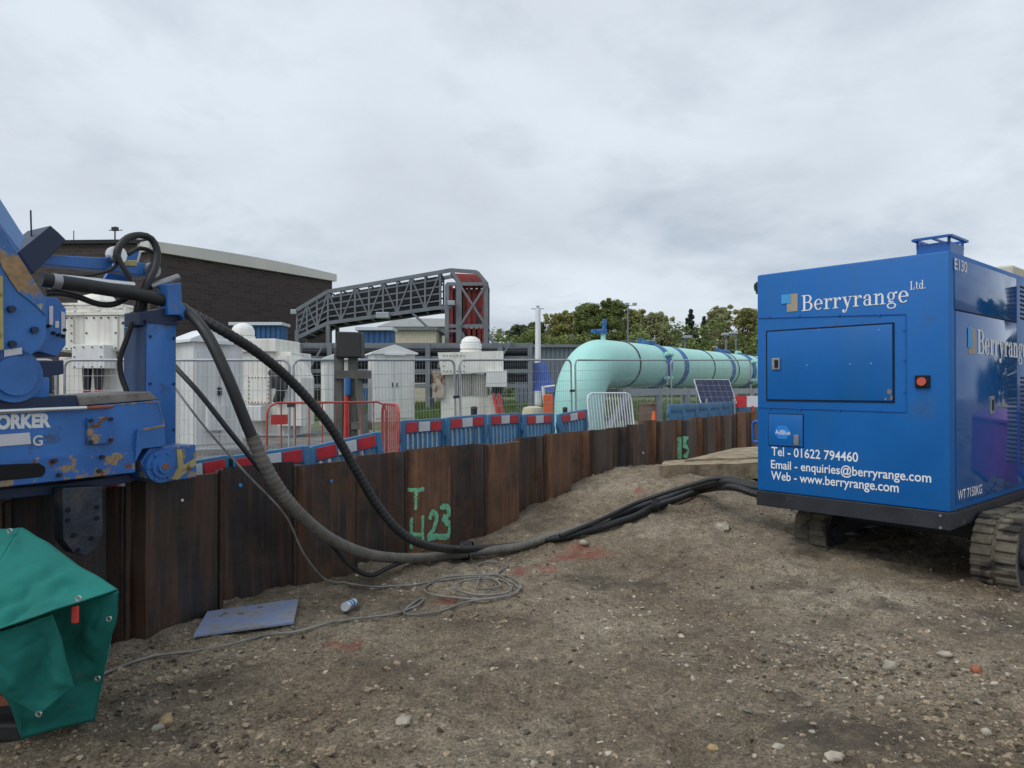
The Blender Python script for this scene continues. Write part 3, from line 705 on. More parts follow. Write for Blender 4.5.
for (px, py, m, r) in [(240, 485, 'logo_sky', 0.016), (182, 500, 'text_white', 0.010), (331, 481, 'logo_sky', 0.014)]:
    s_, t_, z_, k_ = hit_pile(px, py)
    b = MB(); b.cyl((s_, t_ - 0.010, z_), (s_, t_ - 0.002, z_), r, n=10); b.build('plug', m, piles[k_])

# ------------------------------------------------------------------ the power pack
pack = thing('power_pack', 'big blue box shaped hydraulic power pack standing on rubber crawler tracks', 'generator', PACK_O, PACK_ANG)
ZB, ZT, PW_, PL = 0.672, 2.84, PACK_W, 3.5
b = MB(); b.box((PW_ / 2, PL / 2, (ZB + ZT) / 2), (PW_, PL, ZT - ZB), bev=0.018); canopy = b.build('canopy', 'pack_blue', pack, smooth=40)
b = MB(); b.box((PW_ / 2, 0.06, 0.596), (PW_ + 0.004, 0.14, 0.148), bev=0.006)
for sx in (0.06, PW_ - 0.06): b.box((sx, PL / 2 + 0.06, 0.585), (0.1, PL - 0.16, 0.13), bev=0.005)
for i in range(5): b.box((PW_ / 2, 0.6 + i * 0.6, 0.585), (PW_ - 0.25, 0.1, 0.10))
b.box((PW_ / 2, PL / 2, 0.655), (PW_ - 0.03, PL - 0.1, 0.03))
chas = b.build('chassis', 'chassis', pack)
b = MB()
for (uu, vv) in [(PW_ - 0.12, 0.54), (PW_ - 0.12, 0.64)]: b.cyl((uu + 0.05, -0.018, vv), (uu + 0.05, -0.010, vv), 0.012, n=8)
b.build_each('bolt', 'steel', chas)
def face_poly(pxs): return [FU(*p) for p in pxs]
def front_plate(name, pxs, depth, m, parent, off=0.0, bev=0):
    q = face_poly(pxs); b = MB()
    b.prism([(u, -off, z) for u, z in q], (0, -depth, 0)); return b.build(name, m, parent)
# seam frame of the front panel
uL, zT_ = FU(759, 315); uR, _ = FU(906, 315)
b = MB()
for (a, c) in [((906, 314), (906, 412)), ((758, 318), (906, 314)), ((758, 407), (906, 412))]:
    p0, p1 = FU(*a), FU(*c); b.bar((p0[0], -0.002, p0[1]), (p1[0], -0.002, p1[1]), 0.012, 0.008)
for a in [(770, 317), (800, 316), (840, 315), (880, 315), (770, 408), (800, 409), (840, 410), (880, 411), (905, 330), (905, 360), (905, 392)]:
    u, z = FU(*a); b.cyl((u, -0.012, z), (u, 0, z), 0.011, n=8)
b.build('panel_seam', 'pack_trim', canopy)
door_px = [(767, 331), (894, 323), (894, 402), (767, 400)]
(u0, z1), (u1, _), (_, z0), _ = FU(767, 331), FU(894, 323), FU(894, 402), FU(767, 400)
z0 = FU(894, 402)[1]; z1 = FU(894, 323)[1]
b = MB(); w_ = 0.011
for c, d in [(((u0 + u1) / 2, -0.002, z1), (u1 - u0 + w_, 0.012, w_)), (((u0 + u1) / 2, -0.002, z0), (u1 - u0 + w_, 0.012, w_)), ((u0, -0.002, (z0 + z1) / 2), (w_, 0.012, z1 - z0 - w_)), ((u1, -0.002, (z0 + z1) / 2), (w_, 0.012, z1 - z0 - w_))]: b.box(c, d)
b.build('door_seal', 'gap', canopy)
b = MB(); b.box(((u0 + u1) / 2, -0.004, (z0 + z1) / 2), (u1 - u0 - w_ - 0.006, 0.02, z1 - z0 - w_ - 0.006), bev=0.006); pdoor = b.build('door', 'pack_blue', pack, smooth=40)
b = MB()
for q in [(808, 365.5), (851, 364), (872, 363.5), (820, 330), (880, 330)]:
    u, z = FU(*q); b.cyl((u, -0.018, z), (u, -0.012, z), 0.009, n=8)
b.build_each('screw', 'logo_sky', pdoor)
b = MB()
for q, r_ in [((890, 392), 0.022), ((892, 398), 0.016), ((886, 399), 0.010)]:
    u, z = FU(*q); b.add([(u + r_ * random.uniform(0.6, 1.2) * math.cos(a), -0.0152, z + 1.3 * r_ * random.uniform(0.6, 1.2) * math.sin(a)) for a in [k * math.pi / 5 for k in range(10)]], [tuple(range(10))])
b.build_each('paint_chip', 'deck', pdoor)
u, z = FU(777, 364); b = MB(); b.box((u, -0.020, z), (0.085, 0.014, 0.115), bev=0.004); b.box((u + 0.008, -0.029, z), (0.035, 0.008, 0.075), m=1); b.build('latch', ['steel', 'gap'], pdoor)
# AdBlue hatch
q = [FU(769, 414), FU(803, 415), FU(803, 447)]
hu0, hu1, hz1, hz0 = q[0][0], q[1][0], q[1][1] + 0.0, q[2][1]
b = MB(); b.box(((hu0 + hu1) / 2, -0.001, (hz0 + hz1) / 2), (hu1 - hu0 + 0.014, 0.006, hz1 - hz0 + 0.014)); b.build('hatch_seam', 'gap', canopy)
b = MB(); b.box(((hu0 + hu1) / 2, -0.006, (hz0 + hz1) / 2), (hu1 - hu0, 0.012, hz1 - hz0), bev=0.004); hatch = b.build('hatch', 'pack_blue', pack, smooth=40)
u, z = FU(797, 440); b = MB(); b.box((u, -0.018, z), (0.05, 0.012, 0.10), bev=0.003); b.build('latch', 'steel', hatch)
u, z = FU(783, 432); b = MB(); b.add([Vector((u + 0.085 * math.cos(a * math.pi / 3), -0.0135, z + 0.075 * math.sin(a * math.pi / 3))) for a in range(6)], [tuple(range(6))])
b.build('badge', mat('badge_blue', (0.015, 0.20, 0.62), 0.4), hatch, fix=False)
def letter(body, x0, x1, z0, z1, name, parent, plane='front', m='text_white', bold=0.0, shear=0.0, off=0.003, maker=None):
    vs, fs = maker(body) if maker else text_mesh(body, bold, shear)
    vs = fit(vs, x0, x1, z0, z1); b = MB()
    if plane == 'front': b.add([(v.x, -off - v.z, v.y) for v in vs], fs)
    elif plane == 'side': b.add([(PACK_W + 0.009 + off + v.z, v.x, v.y) for v in vs], fs)
    o = b.build(name, m, parent, fix=False); return o
letter('AdBlue', FU(776, 432)[0], FU(791, 432)[0], FU(783, 434.5)[1], FU(783, 430)[1], 'lettering', hatch, off=0.0150)
def line(body, pxa, pya, pxb, pyb, h_px, serif_=False, asc=0.0):
    a, c = FU(pxa, pya), FU(pxb, pyb); h0 = FU(pxa, pya - h_px)[1] - a[1]
    letter(body, a[0], c[0], (a[1] + c[1]) / 2 - asc, (a[1] + c[1]) / 2 + h0, 'lettering', canopy, bold=0.012)
d_ = 0.022
line('Tel - 01622 794460', 771.5, 457.0, 858, 460.5, 9.0)
line('Email - enquiries@berryrange.com', 771, 470, 931, 481.5, 9.3, asc=d_)
line('Web - www.berryrange.com', 771, 482.0, 898.5, 490.5, 9.0, asc=d_)
a, c = FU(802, 309.5), FU(909, 302)
zb = 0.5 * (a[1] + c[1])
letter('Berryrange', a[0], c[0], zb - 0.055, zb + 0.142, 'lettering', canopy, maker=serif)
a, c = FU(910.5, 290), FU(926, 288.5)
letter('Ltd.', a[0], c[0], c[1], c[1] + 0.075, 'lettering', canopy, maker=serif)
q0, q1 = FU(782, 295), FU(798, 311); q2 = FU(791, 303)
b = MB(); b.box(((q0[0] + 0.055 + q1[0]) / 2, -0.003, (q0[1] + q1[1]) / 2), (q1[0] - q0[0] - 0.055, 0.003, q0[1] - q1[1])); b.build('logo', 'logo_tan', canopy)
b = MB(); b.box(((q0[0] + q2[0]) / 2, -0.007, (q0[1] + q2[1]) / 2), (q2[0] - q0[0], 0.004, q0[1] - q2[1])); b.build('logo', 'logo_sky', canopy)
u, z = FU(923, 381.5); b = MB(); b.box((u, -0.012, z), (0.115, 0.03, 0.105), bev=0.006); lamp = b.build('marker_lamp', 'gap', pack)
b = MB(); b.cyl((u, -0.040, z), (u, -0.026, z), 0.036, n=20); b.build('lens', 'red_lens', lamp)
# side face
def side_line(pts):
    for a, c in zip(pts[:-1], pts[1:]):
        p0, p1 = SU(*a), SU(*c); sb.bar((PACK_W + 0.001, p0[0], p0[1]), (PACK_W + 0.001, p1[0], p1[1]), 0.012, 0.012)
sb = MB()
zs1 = SU(960, 311)[1]; v0 = SU(955, 311)[0]
v_l0 = SU(1016, 290)[0]
for (va_, vb_, za_, zc__) in [(v0, v_l0 - 0.006, 0.725, zs1 - 0.006), (v0 - 0.02, v_l0 - 0.006, zs1 + 0.006, ZT - 0.05), (v_l0 + 0.006, PL - 0.04, 0.725, ZT - 0.05)]:
    b = MB(); b.box((PACK_W + 0.002, (va_ + vb_) / 2, (za_ + zc__) / 2), (0.014, vb_ - va_, zc__ - za_), bev=0.004); b.build('side_door', 'pack_gloss', pack, smooth=40)
sb.box((PACK_W + 0.001, (v0 + v_l0) / 2, zs1), (0.006, v_l0 - v0, 0.010)); sb.box((PACK_W + 0.001, v_l0, (ZT + 0.7) / 2), (0.006, 0.010, ZT - 0.8))
sb.build('panel_seam', 'gap', canopy)
b = MB()
for (za, zc) in [(SU(1020, 318)[1], SU(1020, 284)[1]), (0.95, SU(1020, 374)[1])]:
    z = za
    while z < zc:
        b.box((PACK_W + 0.008, v_l0 + 0.62, z), (0.02, 1.0, 0.018), Matrix.Rotation(R(35), 3, 'Y')); z += 0.045
b.build('louvre', 'chassis', canopy)
v, z = SU(990, 405); b = MB(); b.box((PACK_W + 0.012, v, z), (0.02, 0.10, 0.16), bev=0.004); b.box((PACK_W + 0.024, v, z), (0.006, 0.035, 0.10), m=1); b.build('latch', ['steel', 'gap'], canopy)
letter('E130', SU(953.5, 265)[0], SU(966, 265)[0], SU(954, 269.5)[1], SU(954, 258)[1], 'lettering', canopy, 'side', bold=0.01)
letter('WT 7150KG', SU(956, 490)[0], SU(980, 490)[0], SU(957, 500)[1], SU(957, 490)[1], 'lettering', canopy, 'side', bold=0.01)
vs0 = SU(976, 350)[0]
letter('Berryrange', vs0, SU(1024.5, 352)[0] + 0.03, SU(976, 352)[1] - 0.085, SU(976, 352)[1] + 0.20, 'lettering', canopy, 'side', maker=serif_bold)
va, za = SU(966, 327); vb, zb2 = SU(974, 354)
b = MB(); b.box((PACK_W + 0.011, (va + vb) / 2 + 0.02, (za + zb2) / 2), (0.003, vb - va - 0.02, (za - zb2))); b.build('logo', 'logo_tan', canopy)
b = MB(); b.box((PACK_W + 0.015, va + 0.06, za - 0.09), (0.004, 0.11, 0.17)); b.build('logo', 'logo_sky', canopy)
# roof exhaust cage, lifting lug, tan roof cap, side handle
u0e, u1e = FU(922, 250)[0] , FU(950, 250)[0]
b = MB(); b.box((1.60, 0.22, ZT + 0.03), (0.26, 0.34, 0.11), bev=0.006); ex = b.build('exhaust_housing', 'pack_trim', pack)
b = MB(); zt = ZT + 0.125
for (x0, y0, x1, y1) in [(1.46, 0.02, 1.74, 0.02), (1.46, .42, 1.74, .42), (1.46, 0.02, 1.46, .42), (1.74, 0.02, 1.74, .42)]: b.bar((x0, y0, zt), (x1, y1, zt), 0.035, 0.018)
for x in (1.48, 1.72):
    for y in (0.06, 0.38): b.bar((x, y, ZT + 0.05), (x, y, zt), 0.02, 0.02)
b.bar((1.6, 0.02, zt), (1.6, .42, zt), 0.02, 0.015)
b.build('guard', 'pack_trim', ex)
b = MB(); b.box((1.5, 2.6, ZT + 0.04), (0.4, 1.3, 0.13), bev=0.02); b.build('roof_cap', 'cream', pack)
b = MB(); b.tube(spline([(-0.02, 0.08, 2.70), (-0.06, 0.08, 2.70), (-0.065, 0.08, 2.76), (-0.02, 0.08, 2.77)], 0.02), 0.012); b.box((-0.02, 0.08, 2.72), (0.05, 0.05, 0.12)); b.build('lifting_lug', 'dark_steel', pack)
b = MB(); b.tube(spline([(0.0, 0.10, 1.15), (-0.09, 0.10, 1.15), (-0.10, 0.10, 1.2), (-0.10, 0.1, 1.34), (0.0, 0.1, 1.36)], 0.03), 0.016); b.build('handle', 'pack_trim', pack)
# tracks
def make_track(u0, u1, v0, v1, zg, zt_):
    tr_ = []; r = (zt_ - zg) / 2; zc_ = (zt_ + zg) / 2
    n = 18
    for i in range(n + 1): a = math.pi / 2 + math.pi * i / n; tr_.append((v0 + r + r * math.cos(a), zc_ + r * math.sin(a)))
    Lm = v1 - v0 - 2 * r
    for i in range(1, 24): tr_.append((v0 + r + Lm * i / 24, zg))
    for i in range(n + 1): a = -math.pi / 2 + math.pi * i / n; tr_.append((v1 - r + r * math.cos(a), zc_ + r * math.sin(a)))
    for i in range(1, 24): tr_.append((v1 - r - Lm * i / 24, zt_ - 0.02 * math.sin(math.pi * i / 24)))
    k = len(tr_); b = MB(); th = 0.05
    ctr = [Vector((0, 0))] * k
    inner = []
    for i in range(k):
        a = Vector(tr_[i - 1]); c = Vector(tr_[(i + 1) % k]); d = (c - a).normalized(); nrm = Vector((-d.y, d.x)); inner.append(Vector(tr_[i]) + nrm * th)
    vs = []
    for i in range(k): vs += [(u0, *tr_[i]), (u1, *tr_[i]), (u1, *inner[i]), (u0, *inner[i])]
    fs = []
    for i in range(k):
        j = (i + 1) % k
        for q in range(4): fs.append((i * 4 + q, i * 4 + (q + 1) % 4, j * 4 + (q + 1) % 4, j * 4 + q))
    b.add(vs, fs)
    # lugs: chevron blocks along the belt
    per = 0.0; acc = 0.0; pts = [Vector(p) for p in tr_] + [Vector(tr_[0])]; nxt = 0.0; side = 0
    for i in range(k):
        a, c = pts[i], pts[i + 1]; L_ = (c - a).length; d = (c - a) / max(L_, 1e-6); nrm = Vector((d.y, -d.x))
        while nxt < acc + L_:
            p = a + d * (nxt - acc); um = (u0 + u1) / 2
            for (ua, ub, sh) in ((u0 - 0.004, um - 0.012, 0.0), (um + 0.012, u1 + 0.004, 0.045)):
                p2 = p + d * sh; ctr_ = p2 + nrm * 0.005
                X = Vector((1, 0, 0)); Yv = Vector((0, d.x, d.y)); Zv = Vector((0, nrm.x, nrm.y))
                b.box(((ua + ub) / 2, ctr_.x, ctr_.y), (ub - ua, 0.058, 0.034), Matrix((X, Yv, Zv)).transposed(), bev=0.012)
            nxt += 0.092
        acc += L_
    t_o = b.build('crawler_track', 'track', pack)
    for vv, rr in ((v0 + r, r - 0.06), (v1 - r, r - 0.06)):
        b = MB(); prof = [(0.03, rr), (u1 - u0 - 0.03, rr), (u1 - u0 - 0.03, rr * 0.42), (u1 - u0, rr * 0.40)]
        b.tube([(u0 + a_, vv, zc_) for a_, _ in prof], [r_ for _, r_ in prof], 24); b.build('drive_wheel', 'chassis', t_o, smooth=40)
    for i in range(4):
        vv = v0 + r + Lm * (i + 0.5) / 4; b = MB(); b.cyl((u0 + 0.04, vv, zg + 0.13), (u1 - 0.04, vv, zg + 0.13), 0.085, n=16); b.build('roller', 'chassis', t_o, smooth=40)
    b = MB(); b.box(((u0 + u1) / 2, (v0 + v1) / 2, zc_ + 0.02), (0.16, v1 - v0 - 2 * r, 0.16)); b.build('track_frame', 'chassis', t_o)
make_track(0.17, 0.50, 0.42, 3.2, -0.06, 0.50)
make_track(1.76, 2.09, 0.42, 3.2, -0.08, 0.58)
b = MB()
for vv in (1.0, 2.5): b.box((1.04, vv, 0.40), (1.7, 0.22, 0.16), bev=0.01)
b.build('cross_beam', 'chassis', pack)

# ------------------------------------------------------------------ piling machine on top of the wall
pm = thing('piling_machine', 'worn blue hydraulic press-in piling machine clamped on top of the sheet pile wall', 'piling machine', WALL_O, WALL_ANG)
def wpoly(pxs, t): return [(WP(x, y, t)[0], t, WP(x, y, t)[1]) for x, y in pxs]
def wprism(name, pxs, t0, t1, m, parent=pm, smooth=None):
    b = MB(); b.prism(wpoly(pxs, t0), (0, t1 - t0, 0)); 
    bm = bmesh.new()
    o = b.build(name, m, parent)
    md = o.modifiers.new('bevel', 'BEVEL'); md.width = 0.006; md.segments = 2; md.limit_method = 'ANGLE'
    return o
def wtube(name, pts, r, m, parent=pm, n=10, rf=None, step=0.03):
    b = MB(); pl = [(WP(x, y, t)[0], t, WP(x, y, t)[1]) for x, y, t in pts]
    b.tube(spline(pl, step) if len(pl) > 2 else pl, r, n, rf=rf); return b.build(name, m, parent, smooth=60)
base = wprism('base_frame', [(-140, 424), (0, 413.5), (159, 400.5), (165, 425), (165, 446), (136, 447), (136, 472), (0, 487), (-140, 502)], -0.30, 0.30, 'mach_blue')
wprism('wear_strip', [(-140, 476), (0, 459.5), (135, 452), (135.5, 472.5), (0, 487.5), (-140, 502)], -0.312, -0.301, 'mach_worn', base)
wprism('slot', [(-60, 472), (0, 464.5), (40, 463), (46, 467), (46, 473), (42, 477), (0, 481), (-60, 486)], -0.317, -0.306, 'gap', base)
wprism('end_bracket', [(138, 429), (165, 424), (166, 446), (143, 449), (136, 462), (136.5, 445)], -0.325, -0.25, 'mach_blue', base)
hubb = wprism('hub_block', [(141, 462), (150, 448), (196, 444.5), (197, 477), (160, 483), (146, 478)], -0.30, 0.05, 'mach_worn')
wprism('worn_patch', [(170, 479), (178, 468), (177, 450), (182, 449), (184, 465), (196, 458), (196.5, 465), (186, 473), (178, 480)], -0.306, -0.301, 'mach_yellow', hubb)
s_, z_ = WP(160, 466, -0.31); b = MB()
for r_, d0, d1 in ((0.108, -0.335, -0.29), (0.075, -0.355, -0.33), (0.045, -0.375, -0.35)): b.cyl((s_, d0, z_), (s_, d1, z_), r_, n=28)
for i in range(6): a = i * math.pi / 3; b.cyl((s_ + 0.09 * math.cos(a), -0.345, z_ + 0.09 * math.sin(a)), (s_ + 0.09 * math.cos(a), -0.33, z_ + 0.09 * math.sin(a)), 0.012, n=6)
hub = b.build('hub', 'mach_blue', hubb, smooth=40)
b = MB(); b.cyl((s_, -0.379, z_), (s_, -0.37, z_), 0.022, n=14); b.build('pin', 'stone_brick', hubb)
wprism('cover_plate', [(88, 418), (114, 416), (114, 443), (88, 445)], -0.325, -0.301, 'mach_worn', base)
b = MB()
for q in [(91, 420.5), (111, 419), (111, 440), (91, 442), (55, 461), (60, 475), (103, 457), (100, 471)]:
    s_, z_ = WP(q[0], q[1], -0.33); b.cyl((s_, -0.338, z_), (s_, -0.31, z_), 0.013, n=6)
b.build_each('bolt', 'dark_steel', base)
wtube('guide_rod', [(-140, 418, -0.33), (0, 411.5, -0.33), (86, 408, -0.33)], 0.014, 'chrome', base)
wtube('guide_rod', [(86, 408, -0.33), (113, 406.5, -0.33)], 0.011, 'stone_brick', base)
def wletter(body, xa, xb, ya, yb, t, m, parent, bold=0.03):
    vs, fs = text_mesh(body, bold); a = WP(xa, (ya + yb) / 2, t); c = WP(xb, (ya + yb) / 2, t)
    zlo, zhi = WP(xb, yb, t)[1], WP(xb, ya, t)[1]
    vs = fit(vs, a[0], c[0], zlo, zhi); b = MB(); b.add([(v.x, t, v.y) for v in vs], fs); return b.build('lettering', m, parent, fix=False)
wletter('WORKER', -24, 51, 413, 427.5, -0.303, 'text_white', base, 0.055)
wletter('G', 33, 43, 435, 445.5, -0.303, 'label', base, 0.02)
wprism('sticker', [(-30, 437), (30, 432.5), (31.5, 444), (-30, 449)], -0.305, -0.301, 'label', base)
wprism('worn_edge', [(0, 413.5), (159, 400.5), (165, 425), (163.8, 425), (158, 402.3), (0, 415.3)], -0.3035, -0.3005, 'edge_worn', base)
wprism('worn_edge', [(136.2, 446), (138, 429.5), (165, 424.5), (165, 426.5), (140, 431.5), (138.2, 446)], -0.3285, -0.3255, 'edge_worn', base)
deck = wprism('deck_plate', [(77, 397), (150, 391.5), (159, 399.5), (80, 406)], -0.28, 0.30, 'deck')
deckb = wprism('deck_plate', [(-140, 408), (0, 397), (77, 395), (80, 406), (0, 412), (-140, 422)], -0.27, 0.30, 'mach_dark')
mast = MB()
sc0, _ = WP(147, 400, -0.02); 
mast.box((sc0 + 0.11, 0.125, 1.70), (0.22, 0.29, 0.92), bev=0.008); mast_o = mast.build('mast', 'mach_blue', pm, smooth=40)
b = MB(); b.box((sc0 - 0.002, 0.125, 1.72), (0.012, 0.26, 0.82), bev=0.004); b.build('shade_plate', mat('mach_shaded_grimy', (0.030, 0.075, 0.19), 0.6, 0, 0.3, 4, 0.08, 30, streak=((0.09, 0.10, 0.12), 0.5, 6)), mast_o)  # added plate: shade on the mast's left face put into its colour, plus grime
b = MB(); b.box((sc0 + 0.11, 0.125, 2.165), (0.24, 0.31, 0.02)); b.box((sc0 + 0.12, 0.125, 2.21), (0.2, 0.2, 0.07), m=1); b.build('mast_cap', ['mach_dark', 'rubber'], mast_o)
b = MB()
for i in range(3):
    for x in (0.02, 0.20): b.cyl((sc0 + x, -0.03, 1.4 + i * 0.33), (sc0 + x, -0.015, 1.4 + i * 0.33), 0.010, n=6)
b.build_each('bolt', 'mach_dark', mast_o)
wtube('hose', [(132, 322, 0.1), (126, 340, 0.12), (120, 358, 0.14), (121, 375, 0.14), (127, 392, 0.1)], 0.018, 'rubber', mast_o)
clampf = wprism('clamp_leg', [(63, 488), (103, 486), (103.5, 535), (97, 549), (86, 556), (74, 553), (64, 540)], -0.30, -0.19, 'clamp')
b = MB()
for q in [(68, 510), (68, 520), (97, 507), (97, 518), (74, 535), (92, 538), (78, 550)]:
    s_, z_ = WP(q[0], q[1], -0.30); b.cyl((s_, -0.308, z_), (s_, -0.298, z_), 0.014, n=10)
b.build_each('bolt', 'gap', clampf)
wprism('clamp_body', [(-100, 500), (0, 489), (60, 484), (130, 474), (133, 482), (60, 494), (0, 500), (-100, 515)], -0.18, 0.22, 'mach_dark')
head = wprism('head_plate', [(-150, 60), (-60, 140), (0, 226), (40, 290), (46, 299), (46, 340), (39, 350), (28, 357), (0, 362), (-150, 380)], -0.30, -0.12, 'mach_blue')
edge = MB()
e = wpoly([(-60, 140), (0, 226), (40, 290), (46, 299)], -0.29)
e2 = wpoly([(-60, 152), (-2, 236), (36, 292), (44, 312)], -0.29)
wprism('worn_edge', [(-60, 140), (0, 226), (40, 290), (46, 299), (46, 316), (36, 306), (18, 292), (2, 268), (-6, 244), (-60, 165)], -0.309, -0.302, 'edge_worn', head)
wprism('rust_strip', [(-30, 270), (3, 276), (4, 350), (-30, 352)], -0.330, -0.302, 'mach_yellow', head)
wprism('sticker', [(4, 350), (22, 347.5), (22, 354), (4, 357)], -0.306, -0.302, 'label', head)
b = MB()
for q in [(11, 309), (12, 344), (34, 330)]:
    s_, z_ = WP(q[0], q[1], -0.31); b.cyl((s_, -0.325, z_), (s_, -0.30, z_), 0.02, n=8)
b.build_each('bolt', 'mach_dark', head)
side = wprism('side_box', [(20, 294), (58, 298), (66, 309), (66, 345), (57, 357), (40, 352), (20, 352)], -0.115, 0.22, 'mach_blue')
for q in ([(49, 306), (53, 306), (53, 325), (49, 325)], [(61, 311), (65, 313), (65, 335), (61, 334)], [(55, 321), (59, 321), (59, 328), (55, 328)]): wprism('sticker', q, -0.122, -0.117, 'label', side)
b = MB()
for q in [(48, 326), (53, 333), (58, 335), (63, 336), (64, 330)]:
    s_, z_ = WP(q[0], q[1], -0.12); b.cyl((s_, -0.13, z_), (s_, -0.114, z_), 0.011, n=6)
b.build_each('bolt', 'gap', side)
s_, z_ = WP(6, 376, -0.2); b = MB(); b.cyl((s_, -0.30, z_), (s_, 0.2, z_), 0.15, n=28); b.cyl((s_, -0.325, z_), (s_, -0.29, z_), 0.11, n=24); b.box((s_ - 0.1, -0.05, z_ - 0.07), (0.6, 0.44, 0.13), bev=0.01); b.build('swivel', 'mach_blue', pm, smooth=40)
wprism('swivel_block', [(30, 362), (64, 360), (64, 374), (52, 376), (53, 393), (30, 394)], -0.16, 0.2, 'mach_dark')
wprism('upper_plate', [(-120, 20), (0, 199), (25, 238), (19, 251), (0, 226), (-120, 60)], -0.10, 0.02, 'sky_sheen_blue')
wprism('cylinder_guard', [(17, 252), (50, 225), (58, 232), (66, 240), (45, 262), (33, 274)], 0.05, 0.34, 'mach_dark')
wtube('antenna', [(31, 240, 0.15), (30.5, 226, 0.15), (30, 210, 0.15)], 0.005, 'dark_steel')
arm = wprism('arm', [(38, 254), (112, 258), (112, 266), (138, 262), (152, 264), (152, 276), (138, 275), (112, 271), (60, 266), (38, 264)], 0.16, 0.30, 'mach_blue')
wprism('worn_patch', [(122, 260), (137, 260), (137, 266), (122, 266)], 0.150, 0.158, 'mach_yellow', arm)
s_, z_ = WP(152, 270, 0.14); b = MB(); b.cyl((s_, 0.12, z_), (s_, 0.34, z_), 0.055, n=16); b.build('arm_joint', 'steel', arm, smooth=40)
s_, z_ = WP(115, 255, 0.14); b = MB(); b.cyl((s_, 0.10, z_), (s_, 0.16, z_), 0.06, n=16); b.build('hose_clip', 'chrome', arm, smooth=40)
wprism('triangle_panel', [(103, 280), (113, 264), (143, 246), (131, 282)], 0.38, 0.41, 'mach_blue')
wprism('panel_edge', [(140.5, 247), (143, 246), (132.5, 283), (130, 283)], 0.372, 0.38, 'label')
wtube('piston_rod', [(47, 276.5, 0.02), (133, 285, 0.04)], 0.024, 'chrome')
wtube('piston_rod', [(150, 287, 0.10), (178, 277, 0.10)], 0.026, 'steel')
wtube('cylinder_tube', [(40, 279, -0.02), (60, 282, -0.02), (100, 288, 0.0), (140, 295, 0.02), (170, 302, 0.03)], 0.046, 'rubber', n=14)
b = MB(); q = WP(54, 281, -0.02); b.cyl((q[0] - 0.02, -0.02, q[1]), (q[0] + 0.03, -0.02, q[1] - 0.004), 0.051, n=16); b.build('hose_clip', 'steel', pm, smooth=40)
for pts, r_ in [([(45, 293, 0.0), (60, 293, 0.0), (78, 297, 0.05), (98, 304, 0.08), (114, 304, 0.1), (126, 298, 0.12)], 0.020),
                ([(116, 262, 0.1), (118, 248, 0.1), (127, 238, 0.12), (140, 235, 0.14), (151, 239, 0.14), (157, 252, 0.12), (155, 268, 0.08), (147, 284, 0.06), (142, 300, 0.08), (138, 322, 0.12)], 0.025),
                ([(117, 255, 0.08), (122, 266, 0.06), (129, 278, 0.05), (131, 290, 0.1)], 0.018),
                ([(128, 254, 0.2), (140, 248, 0.22), (152, 252, 0.2), (156, 258, 0.2), (150, 275, 0.18), (146, 296, 0.12), (143, 320, 0.12)], 0.016),
                ([(48, 274, 0.1), (75, 276, 0.1), (100, 273, 0.1), (114, 267, 0.1), (121, 256, 0.12)], 0.012),
                ([(150, 276, 0.1), (143, 290, 0.12), (137, 306, 0.12), (136, 322, 0.12)], 0.022)]:
    wtube('hose', pts, r_, 'rubber')
wprism('hose_bracket', [(167, 284), (181, 282.5), (182, 302), (189, 313), (186, 320), (180, 315), (168, 315)], -0.04, 0.08, 'mach_blue')
wprism('bracket_arm', [(140, 312), (168, 308), (186, 314), (184, 320), (150, 327), (140, 325)], 0.0, 0.2, 'mach_dark')

# ------------------------------------------------------------------ thick hoses between machine and power pack, thin cables
ROUGH = lambda a, th: 1 + 0.040 * math.sin(a * 2 * math.pi / 0.045 + th)
def gpt(px, py, lift): return G(px, py, lift)
_hp = laid([P(176, 306, 5.35), P(186, 311, 5.25), P(207, 335, 5.12), P(228, 378, 5.05), P(250, 432, 5.1), P(272, 478, 5.2), P(300, 514, 5.45), P(335, 541, 5.9), P(378, 556, 6.4),
                         gpt(430, 558, 0.07), gpt(470, 553, 0.06), gpt(520, 546, 0.05), gpt(565, 534, 0.05), gpt(610, 519, 0.05), gpt(650, 504, 0.06), gpt(690, 490, 0.07), P(722, 482, 8.3), P(757, 488, 7.9), P(790, 492, 7.8)], 0.047, 0.0085)
_qa, _qb = P(252, 436, 5.1), gpt(615, 518, 0.05)
_ka = min(range(len(_hp)), key=lambda i: (_hp[i] - _qa).length); _kb = min(range(len(_hp)), key=lambda i: (_hp[i] - _qb).length)
b = MB(); b.tube(_hp[:_ka + 1], 0.041, 12, 1); b.tube(_hp[_ka:_kb + 1], 0.048, 12, 0, rf=ROUGH); b.tube(_hp[_kb:], 0.044, 12, 1, rf=ROUGH)
tag(b.build('hydraulic_hose', ['hose_grey', 'rubber'], None, smooth=80), 'thicker grey brown sleeved hose hanging lowest from the piling machine', 'hose', 'hoses from piling machine to power pack')
b = MB(); b.tube(laid([P(174, 305, 5.45), P(188, 312, 5.35), P(225, 332, 5.35), P(262, 356, 5.6), P(295, 385, 5.85), P(330, 426, 6.05), P(356, 470, 6.2), P(378, 506, 6.3), P(402, 533, 6.4), P(430, 546, 6.6),
                         gpt(468, 549, 0.13), gpt(515, 546, 0.06), gpt(570, 536, 0.05), gpt(620, 522, 0.05), gpt(660, 506, 0.05), gpt(700, 492, 0.06), P(730, 487, 8.1), P(757, 494, 7.8), P(790, 497, 7.7)], 0.040, 0.0085), 0.040, 12, rf=ROUGH)
tag(b.build('hydraulic_hose', 'rubber', None, smooth=80), 'thick black sleeved hose arching above the grey brown one', 'hose', 'hoses from piling machine to power pack')
